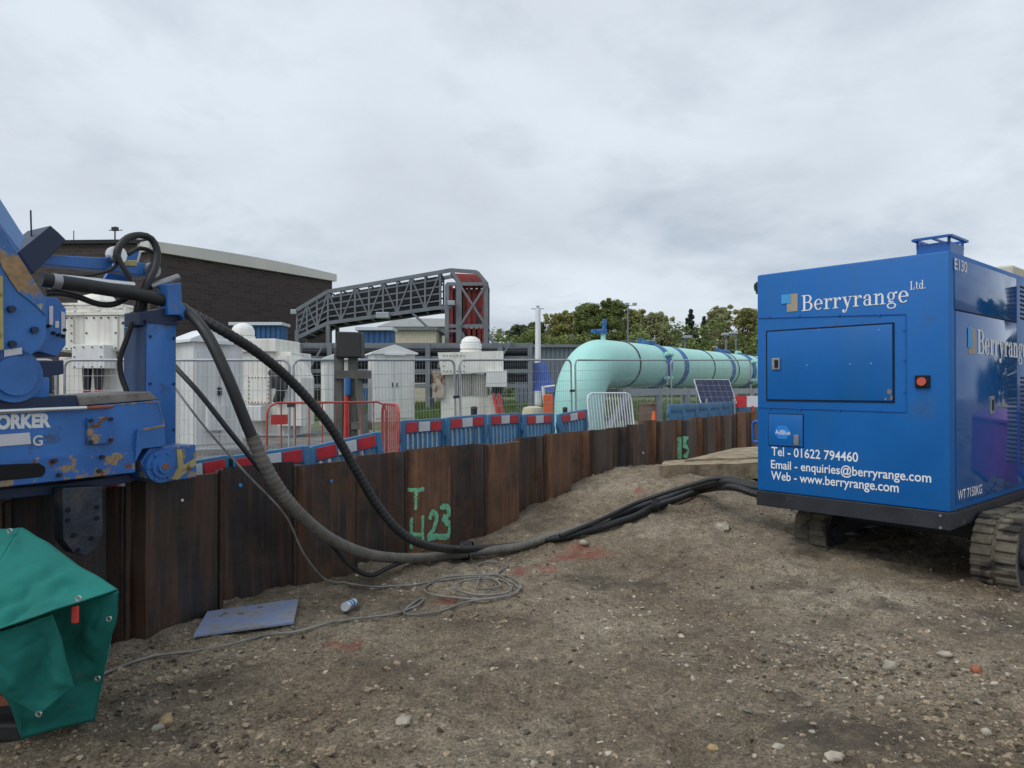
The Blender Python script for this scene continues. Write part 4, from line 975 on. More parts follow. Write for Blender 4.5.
b = MB(); b.tube(spline([gpt(560, 536, 0.10), gpt(600, 520, 0.13), gpt(640, 503, 0.12), P(690, 485, 8.4), P(722, 478, 8.3), P(757, 484, 8.0), P(790, 488, 8.0)], 0.02), 0.026, 10)
tag(b.build('hydraulic_hose', 'rubber', None, smooth=60), 'thin smooth black hose lying on top of the thick pair by the power pack', 'hose', 'hoses from piling machine to power pack')
b = MB(); b.tube(spline([P(166, 356, 5.75), P(178, 370, 5.6), P(200, 394, 5.5), P(235, 438, 5.45), P(275, 486, 5.6), P(310, 520, 5.9), P(330, 542, 6.1), P(352, 566, 6.2), P(371, 575, 6.3), P(392, 566, 6.5), gpt(430, 553, 0.05), gpt(462, 549, 0.16)], 0.02), 0.020, 8)
tag(b.build('cable', 'rubber', None, smooth=60), 'black rubber cable slanting from the blue mast down to the tied hoses', 'cable')
p = (gpt(470, 551, 0.09) + gpt(464, 551, 0.09)) / 2
b = MB()
for i in range(4): b.tube([p + Vector((0.03 * i - 0.05, 0.005 * i, 0)) + Vector((0.02 * math.cos(a), 0.02 * math.cos(a) + 0.09 * math.cos(a) * 0.9, 0.09 * math.sin(a))) for a in [j * math.pi / 8 for j in range(16)]], 0.011, 6, closed=True)
tag(b.build('hose_tie', 'dark_steel', None, smooth=60), 'black rope tie lashing the two thick hoses together', 'tie')
p = gpt(655, 505, 0.07); b = MB()
for i in range(3): b.tube([p + Vector((0.03 * i - 0.03, 0.01 * i, 0)) + Vector((0.02 * math.cos(a), 0.10 * math.cos(a), 0.08 * math.sin(a))) for a in [j * math.pi / 8 for j in range(16)]], 0.011, 6, closed=True)
tag(b.build('hose_tie', 'dark_steel', None, smooth=60), 'black tie around the hoses on the mound left of the power pack', 'tie')
# thin grey line: hangs, runs to a coil, then to the tarpaulin
L1 = [P(164, 372, 5.75), P(178, 392, 5.6), P(205, 427, 5.4), P(245, 472, 5.4), P(285, 515, 5.6), P(305, 555, 5.75), gpt(330, 583, 0.012), gpt(365, 589, 0.01), gpt(410, 587, 0.01), gpt(450, 577, 0.01), gpt(490, 576, 0.01), gpt(514, 580, 0.01), gpt(520, 590, 0.01), gpt(505, 597, 0.01), gpt(460, 601, 0.012),
      gpt(430, 596, 0.01), gpt(426, 587, 0.012), gpt(445, 580, 0.014), gpt(480, 577, 0.018), gpt(507, 583, 0.02), gpt(508, 592, 0.018), gpt(480, 596, 0.014), gpt(456, 590, 0.014), gpt(462, 582, 0.018), gpt(492, 580, 0.022), gpt(500, 588, 0.018), gpt(478, 590, 0.014), gpt(480, 574, 0.02), gpt(477, 566, 0.012), gpt(492, 562, 0.01), gpt(507, 566, 0.01), gpt(498, 575, 0.02),
      gpt(516, 586, 0.02), gpt(514, 595, 0.012), gpt(470, 604, 0.01), gpt(440, 613, 0.01), gpt(405, 615, 0.01), gpt(415, 604, 0.01), gpt(424, 599, 0.01), gpt(418, 606, 0.018), gpt(398, 614, 0.015), gpt(370, 619, 0.01), gpt(330, 626, 0.01), gpt(290, 637, 0.01), gpt(240, 645, 0.01), gpt(190, 653, 0.01), gpt(150, 659, 0.01), gpt(105, 675, 0.01), gpt(80, 690, 0.01)]
b = MB(); b.tube(laid(L1, 0.0085), 0.0085, 6)
tag(b.build('control_cable', 'cable', None, smooth=60), 'thin grey cable coiled loosely on the mud and trailing to the tarpaulin', 'cable')

# ------------------------------------------------------------------ small ground things
cs = [G(194, 642), G(208, 617), G(299, 604), G(294, 629)]
b = MB(); cc = sum(cs, Vector()) / 4
tops = [c + Vector((0, 0, 0.03)) for c in cs]
b.prism([t_ - cc for t_ in tops], (0, 0, 0.014)); o = b.build('blue_board', 'board', None); o.location = cc; tag(o, 'flat blue plastic board smeared with mud lying near the wall', 'board')
p0, p1 = G(339, 610, 0.034), G(360, 599, 0.034)
can = thing('spray_can', 'white and blue spray can lying on the mud beside the grey cable', 'spray can', (p0 + p1) / 2)
d = (p1 - p0).normalized(); L_ = 0.20
b = MB(); 
def cylp(b, a0, a1, r0, r1, m): b.tube([d * a0, d * a1], [r0, r1], 18, m)
cylp(b, -0.10, 0.07, 0.033, 0.033, 0); cylp(b, -0.045, -0.02, 0.0336, 0.0336, 1); cylp(b, 0.0, 0.035, 0.0336, 0.0336, 1); cylp(b, 0.07, 0.085, 0.033, 0.018, 2)
b.build('can_body', ['can', 'pipe_blue', 'chrome'], can, smooth=40)
b = MB(); cylp(b, 0.08, 0.115, 0.024, 0.022, 0); b.build('cap', 'spray', can, smooth=40)
# timber mats
def slab(name, corners, th, label, group):
    cc = sum(corners, Vector()) / 4; b = MB(); n = 16
    for i in range(4):   # four planks making the mat
        f0, f1 = i / 4 + 0.008, (i + 1) / 4 - 0.008
        A, B, C_, D_ = [v - cc for v in corners]
        p = [A.lerp(D_, f0), B.lerp(C_, f0), B.lerp(C_, f1), A.lerp(D_, f1)]
        top_, bot = [], []
        vs = []
        for r_ in range(n + 1):
            u = r_ / n
            for q, (e0, e1) in enumerate(((p[0], p[1]), (p[3], p[2]))):
                x = e0.lerp(e1, u); j = Vector((mnoise.noise(x * 4) * 0.008, mnoise.noise(x * 4 + Vector((5, 0, 0))) * 0.008, mnoise.noise(x * 3) * 0.012))
                vs += [x + j, x + j - Vector((0, 0, th))]
        fs = []
        for r_ in range(n):
            a = r_ * 4; c = a + 4
            fs += [(a, c, c + 2, a + 2), (a + 1, a + 3, c + 3, c + 1), (a, a + 1, c + 1, c), (a + 2, c + 2, c + 3, a + 3)]
        fs += [(0, 2, 3, 1), (n * 4, n * 4 + 1, n * 4 + 3, n * 4 + 2)]
        b.add(vs, fs)
    o = b.build(name, 'timber', None); o.location = cc; tag(o, label, 'timber mat', group); return o
slab('timber_mat', [P(660, 466, 10.3), P(800, 461, 11.2), P(840, 447, 14.3), P(664, 461, 11.6)], 0.25, 'weathered timber mat lying on the gravel mound with its mossy end showing', 'timber mats by the power pack')
slab('timber_mat', [P(684, 459.5, 11.2), P(800, 456, 11.8), P(840, 441, 15.0), P(735, 448, 14.2)], 0.13, 'second timber mat stacked on top against the blue power pack', 'timber mats by the power pack')

# ------------------------------------------------------------------ tarpaulin
def cloth(b, c00, c10, c11, c01, n=40, amp=0.02, seed=0, bulge=0.0, m=0):
    nrm = (c10 - c00).cross(c01 - c00).normalized(); vs = []
    for i in range(n + 1):
        for j in range(n + 1):
            u, v = i / n, j / n
            p = (c00 * (1 - u) + c10 * u) * (1 - v) + (c01 * (1 - u) + c11 * u) * v
            e = min(u, 1 - u, v, 1 - v) * 4; e = min(1, e)
            p = p + nrm * (bulge * math.sin(math.pi * u) * math.sin(math.pi * v) + e * amp * (1.2 * mnoise.noise(p * 4 + Vector((seed, 0, 0))) + 1.3 * (0.3 - abs(mnoise.noise(p * 6 + Vector((seed, 9, 0))))) + 0.5 * (0.3 - abs(mnoise.noise(p * 15 + Vector((seed, 3, 0))))) + 0.5 * math.sin(u * 7 + v * 5 + seed)))
            nv = mnoise.noise_vector(p * 2.6) * 0.022 + mnoise.noise_vector(p * 7.0) * 0.008
            vs.append(p + nv)
    fs = [(i * (n + 1) + j, (i + 1) * (n + 1) + j, (i + 1) * (n + 1) + j + 1, i * (n + 1) + j + 1) for i in range(n) for j in range(n)]
    b.add(vs, fs, m)
tp = thing('tarpaulin', 'teal green tarpaulin draped over a covered item at the lower left', 'tarpaulin', (-2.2, 3.45, 0))
T = lambda px, py, Y: P(px, py, Y) - Vector((-2.2, 3.45, 0))
b = MB()
cloth(b, T(24, 528, 3.65), T(118, 592, 3.28), T(58, 610, 3.02), T(-60, 648, 2.95), amp=0.046, seed=1, bulge=0.03)
cloth(b, T(24, 528, 3.65), T(-60, 648, 2.95), T(-150, 640, 3.1), T(-60, 527, 3.75), amp=0.038, seed=2)
cloth(b, T(24, 528, 3.65), T(-60, 527, 3.75), T(-60, 560, 4.3), T(70, 565, 3.9), amp=0.01, seed=6)
cloth(b, T(118, 592, 3.28), T(24, 528, 3.65), T(70, 565, 3.9), T(106, 640, 3.75), amp=0.01, seed=5)
o = b.build('sheet_top', 'tarp', tp, smooth=70, fix=False); md = o.modifiers.new('thickness', 'SOLIDIFY'); md.thickness = 0.006
b = MB()
cloth(b, T(118.5, 593, 3.28), T(97, 720, 3.42), T(22, 736, 3.38), T(40, 612, 3.24), amp=0.042, seed=3)
cloth(b, T(118.5, 593, 3.28), T(106, 640, 3.75), T(98, 690, 3.8), T(97, 720, 3.42), amp=0.012, seed=8)
cloth(b, T(40, 612, 3.24), T(22, 736, 3.38), T(10, 690, 3.32), T(-60, 655, 3.15), amp=0.01, seed=4)
o = b.build('sheet_side', 'tarp', tp, smooth=70, fix=False); md = o.modifiers.new('thickness', 'SOLIDIFY'); md.thickness = 0.006
b = MB()
cloth(b, T(-60, 648, 3.0), T(56, 613, 3.06), T(75, 686, 3.12), T(42, 716, 3.11), amp=0.030, seed=7)
o = b.build('sheet_flap', 'tarp', tp, smooth=70, fix=False); md = o.modifiers.new('thickness', 'SOLIDIFY'); md.thickness = 0.006
b = MB()
for (px, py, Y) in [(82, 597, 3.06), (13, 530, 3.6), (112, 617, 3.27), (101, 676, 3.36), (43, 711, 3.09)]:
    c = T(px, py, Y) + Vector((0, -0.02, 0)); b.tube([c + Vector((0.011 * math.cos(a), 0, 0.011 * math.sin(a))) for a in [k * math.pi / 6 for k in range(12)]], 0.004, 6, closed=True)
b.build_each('eyelet', 'chrome', tp, smooth=60)
b = MB(); c = T(76, 614, 3.10); b.box(c, (0.03, 0.015, 0.075), bev=0.006); b.build('strap_end', 'red_paint', tp)
b = MB(); b.bar(T(-70, 705, 3.35), T(24, 696, 3.4), 0.05, 0.05, m=0); b.box((-0.52, 0.28, 0.30), (0.6, 0.45, 0.5), m=1, bev=0.02); b.box((-0.42, 0.2, 0.06), (0.6, 0.5, 0.10), m=1, bev=0.02); b.build('covered_item', ['stone_brick', 'dark_steel'], tp)

# ------------------------------------------------------------------ blue chapter-8 style barriers behind the wall
def make_barrier(label, board=True):
    r = thing('plastic_barrier', label, 'barrier')
    b = MB(); w, h = 1.0, 1.0
    b.box((0, 0, 0.912), (w - 0.10, 0.05, 0.165), bev=0.01)
    for x in (-w / 2 + 0.035, w / 2 - 0.035): b.box((x, 0, 0.53), (0.085, 0.06, 0.92), bev=0.012)
    for i in range(8): b.box((-0.385 + i * 0.11, 0, 0.50), (0.046, 0.035, 0.70), bev=0.006)
    b.box((0, 0, 0.15), (w - 0.1, 0.045, 0.10), bev=0.006)
    b.box((-w / 2 - 0.02, 0, 0.80), (0.05, 0.05, 0.12), bev=0.015); b.box((w / 2 + 0.015, 0, 0.72), (0.05, 0.05, 0.12), bev=0.015)
    b.build('panel', 'barrier_blue', r, smooth=40)
    if board:
        for x, m in ((-0.275, 'refl_red'), (0.0, 'refl_white'), (0.275, 'refl_red')):
            q = MB(); q.box((x, -0.026, 0.905), (0.25, 0.012, 0.118), bev=0.003); q.build('reflector', m, r)
    for x in (-0.32, 0.32):
        q = MB(); q.box((x, 0, 0.05), (0.12, 0.40, 0.10), bev=0.02); q.build('foot', 'barrier_blue', r)
    return r
GB = 'red white and blue plastic barriers along the wall'
def wall_at(s, t, z): v = WALL_O + WALL_D * s + WALL_T * t; v.z = z; return v
def by_px(px, t): s = WP(px, 400, t)[0]; return s
PLAIN = [None]
def put_barrier(i, pa, pb, ya, yb, t, label, tmpl=[None]):
    sa, za = WP(pa, ya, t); sb_, zb_ = WP(pb, yb, t)
    p = wall_at((sa + sb_) / 2, t, (za + zb_) / 2 - 1.0)
    tilt = -math.atan2(zb_ - za, sb_ - sa)
    if tmpl[0] is None:
        tmpl[0] = make_barrier(label, tmpl is not PLAIN); o = tmpl[0]; o['group'] = GB; o.location = p; o.rotation_euler = (0, tilt, WALL_ANG)
    else: o = dup(tmpl[0], p, WALL_ANG, label, GB, (0, tilt))
    k = math.hypot(sb_ - sa, zb_ - za); o.scale = (max(0.8, min(1.15, k * 0.985)), 1, 1)
put_barrier(0, 399.5, 444, 420, 417.5, 0.75, 'leftmost upright blue slatted barrier, beside the red crowd barrier')
put_barrier(1, 445.5, 486, 417, 413.5, 0.72, 'second upright blue slatted barrier from the left, below the white transformer')
put_barrier(2, 487, 520, 414, 412, 0.80, 'third upright blue slatted barrier, nearest the red struts')
put_barrier(3, 522, 553, 414, 412.5, 0.75, 'fourth upright blue slatted barrier, left of the aqua pipe foot')
put_barrier(4, 559, 587.5, 413.5, 408.5, 0.70, 'blue slatted barrier standing before the foot of the aqua pipe')
put_barrier(5, 163, 226, 465, 454.5, 0.50, 'blue barrier low behind the wall, next to the hub of the piling machine')
put_barrier(6, 229, 311, 455.5, 444, 0.50, 'blue barrier with faded pink reflectors crossed by the thick grey hose')
put_barrier(7, 313, 386, 445.5, 429.5, 0.52, 'blue barrier tilting upward at the right, below the timber posts')
put_barrier(8, 106, 160, 474, 466, 0.50, 'blue barrier mostly hidden behind the piling machine base, nearest the hub')
put_barrier(9, 50, 104, 481, 474, 0.50, 'blue barrier hidden behind the piling machine base, over the clamp leg')
put_barrier(10, -10, 48, 489, 481, 0.50, 'blue barrier behind the piling machine at the left picture edge')
_s0, _s1 = by_px(668, 0.55), by_px(757, 0.6)
_n = int((_s1 - _s0) / 1.02)
for i in range(_n):
    def _px(ss):
        q = wall_at(ss, 0.55, 0); return CX + F * q.x / q.y
    xa, xb = _px(_s0 + i * 1.02), _px(_s0 + i * 1.02 + 0.98); ya = 404.5 - 4.5 * (xa - 668) / 89; yb = 404.5 - 4.5 * (xb - 668) / 89
    put_barrier(20 + i, xa, xb, ya, yb, 0.55, 'plain blue barrier without reflectors in the row below the solar panel', PLAIN)
for o in [q for q in bpy.data.objects if q.get('label', '').startswith('plain blue barrier')]: o['group'] = 'plain blue barriers below the solar panel'

# ------------------------------------------------------------------ temporary mesh fence panels
def fence_panel(pa, Ya, pb, Yb, label):
    A = P(pa, 388, Ya); B = P(pb, 388, Yb); top = EYE + 28 / F * (Ya + Yb) / 2
    A.z = B.z = 0; L_ = (B - A).length; mid = (A + B) / 2
    za = EYE + 28 / F * Ya; zb_ = EYE + 28 / F * Yb
    r = thing('fence_panel', label, 'fence panel', (mid.x, mid.y, (za + zb_) / 2 - 2.0), math.atan2(B.y - A.y, B.x - A.x), 'temporary wire mesh fence panels')
    r.rotation_euler = (0, -math.atan2(zb_ - za, L_), math.atan2(B.y - A.y, B.x - A.x))
    h = 2.0; w = L_ / 2 - 0.04; c = 0.12
    b = MB()
    pts = [(-w, 0, 0.02)] + [(-w, 0, h - c)] + [(-w + c - c * math.cos(a), 0, h - c + c * math.sin(a)) for a in (0.4, 0.8, 1.2)] + [(-w + c, 0, h), (w - c, 0, h)] + [(w - c + c * math.sin(a), 0, h - c + c * math.cos(a)) for a in (0.4, 0.8, 1.2)] + [(w, 0, h - c), (w, 0, 0.02)]
    b.tube(pts, 0.021, 8); b.tube([(-w, 0, 0.18), (w, 0, 0.18)], 0.016, 6); b.build('frame', 'galv', r, smooth=50)
    b = MB(); n = int(2 * w / 0.07)
    for i in range(1, n):
        x = -w + 2 * w * i / n; b.tube([(x, 0.012, 0.18), (x, 0.012, h - 0.02)], 0.0028, 4, caps=False)
    for i in range(1, 9): b.tube([(-w, -0.002, 0.18 + i * 0.225), (w, -0.002, 0.18 + i * 0.225)], 0.0034, 4, caps=False)
    b.build('wire_mesh', 'galv', r, fix=False)
    for x in (-w, w):
        b = MB(); b.box((x, 0, -0.01), (0.24, 0.6, 0.13), bev=0.03); b.build('foot', 'concrete', r)
    b = MB(); b.box((w + 0.03, 0, 1.3), (0.12, 0.05, 0.05)); b.build('clip', 'dark_steel', r)
fence_panel(62, 11.0, 292, 11.0, 'mesh fence panel in front of the large white kiosk at the left')
fence_panel(294, 11.0, 458, 13.6, 'mesh fence panel in front of the timber posts and the small kiosks')
fence_panel(460, 13.6, 573.5, 16.3, 'mesh fence panel between the small transformer and the pipe bend')
fence_panel(575.5, 16.3, 669, 19.4, 'mesh fence panel in front of the aqua pipe, behind the white crowd barrier')
fence_panel(671, 19.4, 752, 22.0, 'mesh fence panel farthest right, behind the solar panel')
fence_panel(-170, 10.2, 60, 10.9, 'mesh fence panel at the left picture edge, behind the piling machine')

# ------------------------------------------------------------------ crowd barriers
def crowd_barrier(pa, Ya, pb, Yb, h, m, label, tilt=0.0, nb=14, zb=None):
    A = P(pa, 388, Ya); B = P(pb, 388, Yb); mid = (A + B) / 2; L_ = math.hypot(B.x - A.x, B.y - A.y)
    z = gz(mid.x, mid.y) + 0.02 if zb is None else zb
    r = thing('crowd_barrier', label, 'barrier', (mid.x, mid.y, z), math.atan2(B.y - A.y, B.x - A.x)); r.rotation_euler = (tilt, 0, math.atan2(B.y - A.y, B.x - A.x))
    w = L_ / 2; c = 0.12; b = MB()
    ringp = [(-w + c, 0, h), (w - c, 0, h), (w - c * 0.3, 0, h - c * 0.3), (w, 0, h - c), (w, 0, 0.2 + c), (w - c, 0, 0.2), (-w + c, 0, 0.2), (-w, 0, 0.2 + c), (-w, 0, h - c), (-w + c * 0.3, 0, h - c * 0.3)]
    b.tube(ringp, 0.0135, 8, closed=True); b.build('frame', m, r, smooth=50)
    b = MB()
    for i in range(1, nb): x = -w + 2 * w * i / nb; b.tube([(x, 0, 0.2), (x, 0, h)], 0.008, 6)
    b.build_each('bar', m, r)
    for x in (-w * 0.75, w * 0.75):
        b = MB(); b.tube([(x, -0.28, 0), (x, -0.1, 0.16), (x, 0, 0.2), (x, 0.1, 0.16), (x, 0.28, 0)], 0.016, 6); b.build('foot', m, r)
    return r
cb = crowd_barrier(267, 8.6, 386, 9.4, 1.12, 'red_tube', 'red tubular crowd barrier standing below the timber posts', nb=9)
b = MB(); b.box((-0.62, -0.03, 0.92), (0.20, 0.01, 0.12)); b.build('plate', 'red_paint', cb)
crowd_barrier(382, 9.0, 399, 8.3, 1.10, 'red_tube', 'second red crowd barrier seen almost edge-on left of the blue barriers', nb=9)
crowd_barrier(593, 12.3, 637, 13.0, 1.12, 'text_white', 'white tubular crowd barrier leaning before the aqua pipe', R(-8), nb=16, zb=0.50)

# ------------------------------------------------------------------ timber post with black hood
tpz = 0.30
p = P(350, 388, 10.6); p.z = gz(p.x, p.y)
hood = thing('hooded_sign', 'timber posts carrying a box wrapped in black plastic sheet', 'post', p)
k = 10.6 / F
for xp in (-11, 3):
    b = MB(); b.box((xp * k, 0, 0.9), (0.13, 0.10, 2.0), bev=0.006); b.build('post', 'timber_grey', hood)
b = MB(); b.bar((8 * k, -0.03, 1.45), (26 * k, -0.4, 0.05), 0.10, 0.08); b.build_each('brace', 'timber_grey', hood)
b = MB(); b.bar((-14 * k, -0.07, 1.5), (22 * k, -0.07, 1.5), 0.04, 0.12); b.bar((3 * k, -0.07, 0.75), (24 * k, -0.2, 0.75), 0.04, 0.10); b.build_each('rail', 'timber_grey', hood)
zb0 = EYE + 30 * k - p.z; zt0 = EYE + 56 * k - p.z
b = MB(); b.add([(x * k, y, z) for (x, y, z) in [(-13, -0.14, zb0), (13, -0.14, zb0), (13, 0.16, zb0), (-13, 0.16, zb0), (-11, -0.12, zt0), (12.5, -0.12, zt0 - 0.01), (12.5, 0.14, zt0), (-11, 0.14, zt0)]], [(0, 1, 2, 3), (4, 5, 6, 7), (0, 1, 5, 4), (1, 2, 6, 5), (2, 3, 7, 6), (3, 0, 4, 7)])
o = b.build('hood', 'rubber', hood); md = o.modifiers.new('bevel', 'BEVEL'); md.width = 0.02; md.segments = 3
b = MB(); b.cyl((-1 * k, -0.08, 1.2), (-1 * k, -0.08, 1.45), 0.05, n=10); b.build('reel', 'pipe_blue', hood)
b = MB(); b.cyl((-3 * k, -0.08, 0.5), (-2 * k, -0.08, 1.2), 0.035, n=10); b.build('fire_tube', 'red_paint', hood)

# ------------------------------------------------------------------ kiosks and transformers
def kiosk(px, Y, w, d, h, rz, label, zb=None):
    p = P(px, 388, Y); p.z = gz(p.x, p.y) if zb is None else zb
    r = thing('kiosk', label, 'kiosk', p, rz, 'white gable roofed kiosks')
    b = MB(); b.box((0, 0, h * 0.44 + 0.06), (w, d, h * 0.88 - 0.12), bev=0.015); bd = b.build('body', 'kiosk', r)
    b = MB(); b.box((0, 0, 0.06), (w + 0.08, d + 0.08, 0.14)); b.build('plinth', 'concrete', r)
    e = 0.09; zt = h * 0.88; b = MB()
    b.prism([(-w / 2 - e, -d / 2 - e, zt), (w / 2 + e, -d / 2 - e, zt), (w / 2 + e, -d / 2 - e, zt + 0.05), (0, -d / 2 - e, h), (-w / 2 - e, -d / 2 - e, zt + 0.05)], (0, d + 2 * e, 0)); b.build('roof', 'kiosk_roof', r)
    for x in (-0.25, 0.25):
        b = MB(); b.box((x * w * 0.98, -d / 2 - 0.012, h * 0.45), (w * 0.44, 0.03, h * 0.72), bev=0.006); do = b.build('door', 'kiosk', r)
        b = MB(); b.box((-math.copysign(0.10, x) + x * w * 0.5, -d / 2 - 0.04, h * 0.5), (0.035, 0.03, 0.16), bev=0.005); b.build('handle', 'dark_steel', do)
    b = MB(); b.box((0, -d / 2 - 0.10, zt + 0.0), (w * 0.5, 0.05, 0.07)); b.build('vent', 'kiosk_roof', r)
    return r
k1 = kiosk(206, 14.5, 0.98, 1.25, 2.52, R(45), 'largest white kiosk with a gable roof, left behind the thick hoses')
b = MB(); b.box((-0.1, -0.72, 0.75), (0.36, 0.12, 0.5), bev=0.01); b.build('meter_box', 'kiosk', k1)
kiosk(339, 24.0, 1.05, 1.1, 2.45, R(22), 'narrow white kiosk partly hidden behind the black hooded posts')
k3 = kiosk(391, 24.5, 1.38, 1.3, 2.70, R(20), 'white gable roofed kiosk with black handles right of the hooded posts')
def rivets(b, x0, x1, z0, z1, y, r, n, mz):
    for i in range(n + 1):
        x = x0 + (x1 - x0) * i / n
        for z in (z0, z1): b.cyl((x, y - 0.02, z), (x, y + 0.004, z), r, n=6)
    for i in range(1, mz):
        z = z0 + (z1 - z0) * i / mz
        for x in (x0, x1): b.cyl((x, y - 0.02, z), (x, y + 0.004, z), r, n=6)
# transformer A (far left)
def at(px, Y, zb=None):
    p = P(px, 388, Y); p.z = gz(p.x, p.y) if zb is None else zb; return p
def lz(py, Y, p): return EYE - (py - CY) / F * Y - p.z
Y = 14.0; p = at(97, Y); kx = Y / F
A = thing('transformer', 'cream white bolted transformer tank behind the head of the piling machine', 'transformer', p, R(-6), 'white electrical transformers')
b = MB(); b.box((0, 0.6, lz(357, Y, p) / 2), (1.55, 1.3, lz(357, Y, p)), bev=0.02); b.build('tank', 'white_tank', A)
b = MB(); z0, z1 = lz(352, Y, p), lz(316, Y, p); b.box((0.02, 0.55, (z0 + z1) / 2), (1.42, 1.5, z1 - z0), bev=0.02); b.box((0.0, 0.55, z1 + 0.02), (1.5, 1.6, 0.05)); up = b.build('upper_tank', 'white_tank', A)
b = MB(); b.box((-0.47, -0.215, (z0 + z1) / 2 - 0.02), (0.28, 0.03, z1 - z0 - 0.1)); b.box((0.25, -0.215, (z0 + z1) / 2), (0.66, 0.03, z1 - z0 - 0.06)); pl = b.build('bolted_panel', 'white_tank', A)
b = MB(); rivets(b, -0.05, 0.55, z0 + 0.06, z1 - 0.06, -0.225, 0.018, 4, 2); rivets(b, -0.58, -0.36, z0 + 0.06, z1 - 0.06, -0.225, 0.014, 2, 4); b.build_each('bolt', 'dark_steel', pl)
b = MB()
for zz_ in (z1 + 0.07, z1 + 0.15): b.bar((-0.7, -0.2, zz_), (0.72, -0.2, zz_), 0.04, 0.035)
for x in (-0.7, -0.3, 0.2, 0.72): b.bar((x, -0.2, z1), (x, -0.2, z1 + 0.17), 0.04, 0.04)
b.build_each('guard_rail', 'white_tank', A)
b = MB(); zc0 = lz(313, Y, p); b.box((-0.3, 0.6, zc0 + 0.05), (1.0, 0.9, 0.28), bev=0.03); b.box((-0.3, 0.6, zc0 + 0.20), (1.12, 1.0, 0.04)); b.lathe([(0.34, 0), (0.36, 0.10), (0.28, 0.2), (0.1, 0.26)], (-0.42, 0.6, zc0 + 0.2), 20); b.build('vent_dome', 'white_tank', A, smooth=40)
b = MB(); z2, z3 = lz(369, Y, p), lz(346, Y, p); b.box((0.15, -0.28, (z2 + z3) / 2), (0.66, 0.36, z3 - z2), bev=0.01); cbx = b.build('cable_box', 'kiosk', A)
b = MB(); rivets(b, -0.12, 0.42, z2 + 0.03, z3 - 0.05, -0.465, 0.012, 3, 2); b.build_each('bolt', 'dark_steel', cbx)
for x in (0.0, 0.24):
    b = MB(); b.cyl((x, -0.28, z2), (x, -0.28, z2 - 0.38), 0.085, 0.07, n=12); b.cyl((x, -0.28, z2 - 0.38), (x, -0.28, 0.0), 0.06, n=10); b.build('cable_gland', 'rubber', cbx, smooth=40)
    b = MB(); b.cyl((x, -0.28, z2 - 0.44), (x, -0.28, z2 - 0.40), 0.075, n=12); b.build('band', 'red_paint', cbx)
# transformer B (behind the large kiosk)
Y = 19.0; p = at(252, Y); kx = Y / F
Bt = thing('transformer', 'off white transformer with a domed vent behind the largest kiosk', 'transformer', p, R(-6), 'white electrical transformers')
b = MB(); zt = lz(352, Y, p); b.box((0.05, 0.7, zt / 2), (2.05, 1.4, zt), bev=0.02); b.build('tank', 'white_tank', Bt)
z1 = lz(339, Y, p); b = MB(); b.box((-0.35, 0.7, (zt + z1) / 2), (2.1, 1.6, z1 - zt), bev=0.02); b.build('upper_tank', 'white_tank', Bt)
b = MB(); b.lathe([(0.32, 0), (0.32, 0.12), (0.27, 0.13), (0.30, 0.15), (0.30, 0.28), (0.24, 0.40), (0.12, 0.47), (0.02, 0.49)], (-17 * kx, 0.4, z1 - 0.02), 22); b.build('vent_dome', 'white_paint', Bt, smooth=40)
b = MB(); b.box((8 * kx, -0.03, lz(390, Y, p)), (0.6, 0.06, 0.72), bev=0.008); pl = b.build('bolted_panel', 'white_tank', Bt)
b = MB(); c = lz(390, Y, p); rivets(b, 8 * kx - 0.27, 8 * kx + 0.27, c - 0.33, c + 0.33, -0.05, 0.02, 6, 6); b.build_each('bolt', 'stone_brick', pl)
b = MB(); b.prism([(30 * kx, -0.2, 0.3), (54 * kx, -0.2, 0.3), (54 * kx, -0.2, lz(378, Y, p)), (42 * kx, -0.2, lz(356, Y, p)), (30 * kx, -0.2, lz(356, Y, p))], (0, 0.9, 0)); b.build('radiator', 'white_tank', Bt)
b = MB(); b.tube(spline([(24 * kx, -0.15, lz(372, Y, p)), (30 * kx, -0.25, lz(378, Y, p)), (34 * kx, -0.25, lz(390, Y, p)), (30 * kx, -0.2, lz(402, Y, p))], 0.1), 0.13, 10); b.box((33 * kx, -0.2, lz(382, Y, p)), (0.4, 0.3, 0.35)); b.build('cable_gland', 'dark_steel', Bt, smooth=40)
b = MB(); b.box((8 * kx, -0.25, lz(413, Y, p)), (0.5, 0.4, 0.4), bev=0.02); b.cyl((-2 * kx, -0.3, 0), (-2 * kx, -0.3, lz(400, Y, p)), 0.04, n=8); b.build('switch_box', 'kiosk', Bt)
# transformer C (right)
Y = 23.5; p = at(472, Y); kx = Y / F
Ct = thing('transformer', 'white transformer with a stacked dome insulator and red struts behind the blue barriers', 'transformer', p, R(4), 'white electrical transformers')
z0, z1, z2 = lz(375, Y, p), lz(353, Y, p), lz(396, Y, p)
b = MB(); b.box((-3 * kx, 0.6, z2 / 2), (56 * kx, 1.3, z2), bev=0.02); b.box((-14 * kx, 0.7, z0 / 2 + 0.3), (30 * kx, 1.3, z0 - 0.4), bev=0.02); tk = b.build('tank', 'white_tank', Ct)
b = MB()
for i in range(15): b.box(((-17 + i * 2.2) * kx, -0.02, (z2 + z0) / 2), (0.022, 0.14, z0 - z2))
b.box((-1 * kx, 0.5, (z2 + z0) / 2), (34 * kx, 0.9, z0 - z2)); b.build('radiator', 'white_tank', Ct)
b = MB(); b.prism([(-34 * kx, -0.25, z1), (31 * kx, -0.25, z1 + 0.06), (31 * kx, -0.25, z0 + 0.1), (-30 * kx, -0.25, z0)], (0, 1.6, 0)); up = b.build('upper_tank', 'white_tank', Ct)
b = MB(); rivets(b, -28 * kx, -8 * kx, z0 + 0.12, z1 - 0.1, -0.255, 0.02, 6, 3); b.build_each('bolt', 'dark_steel', up)
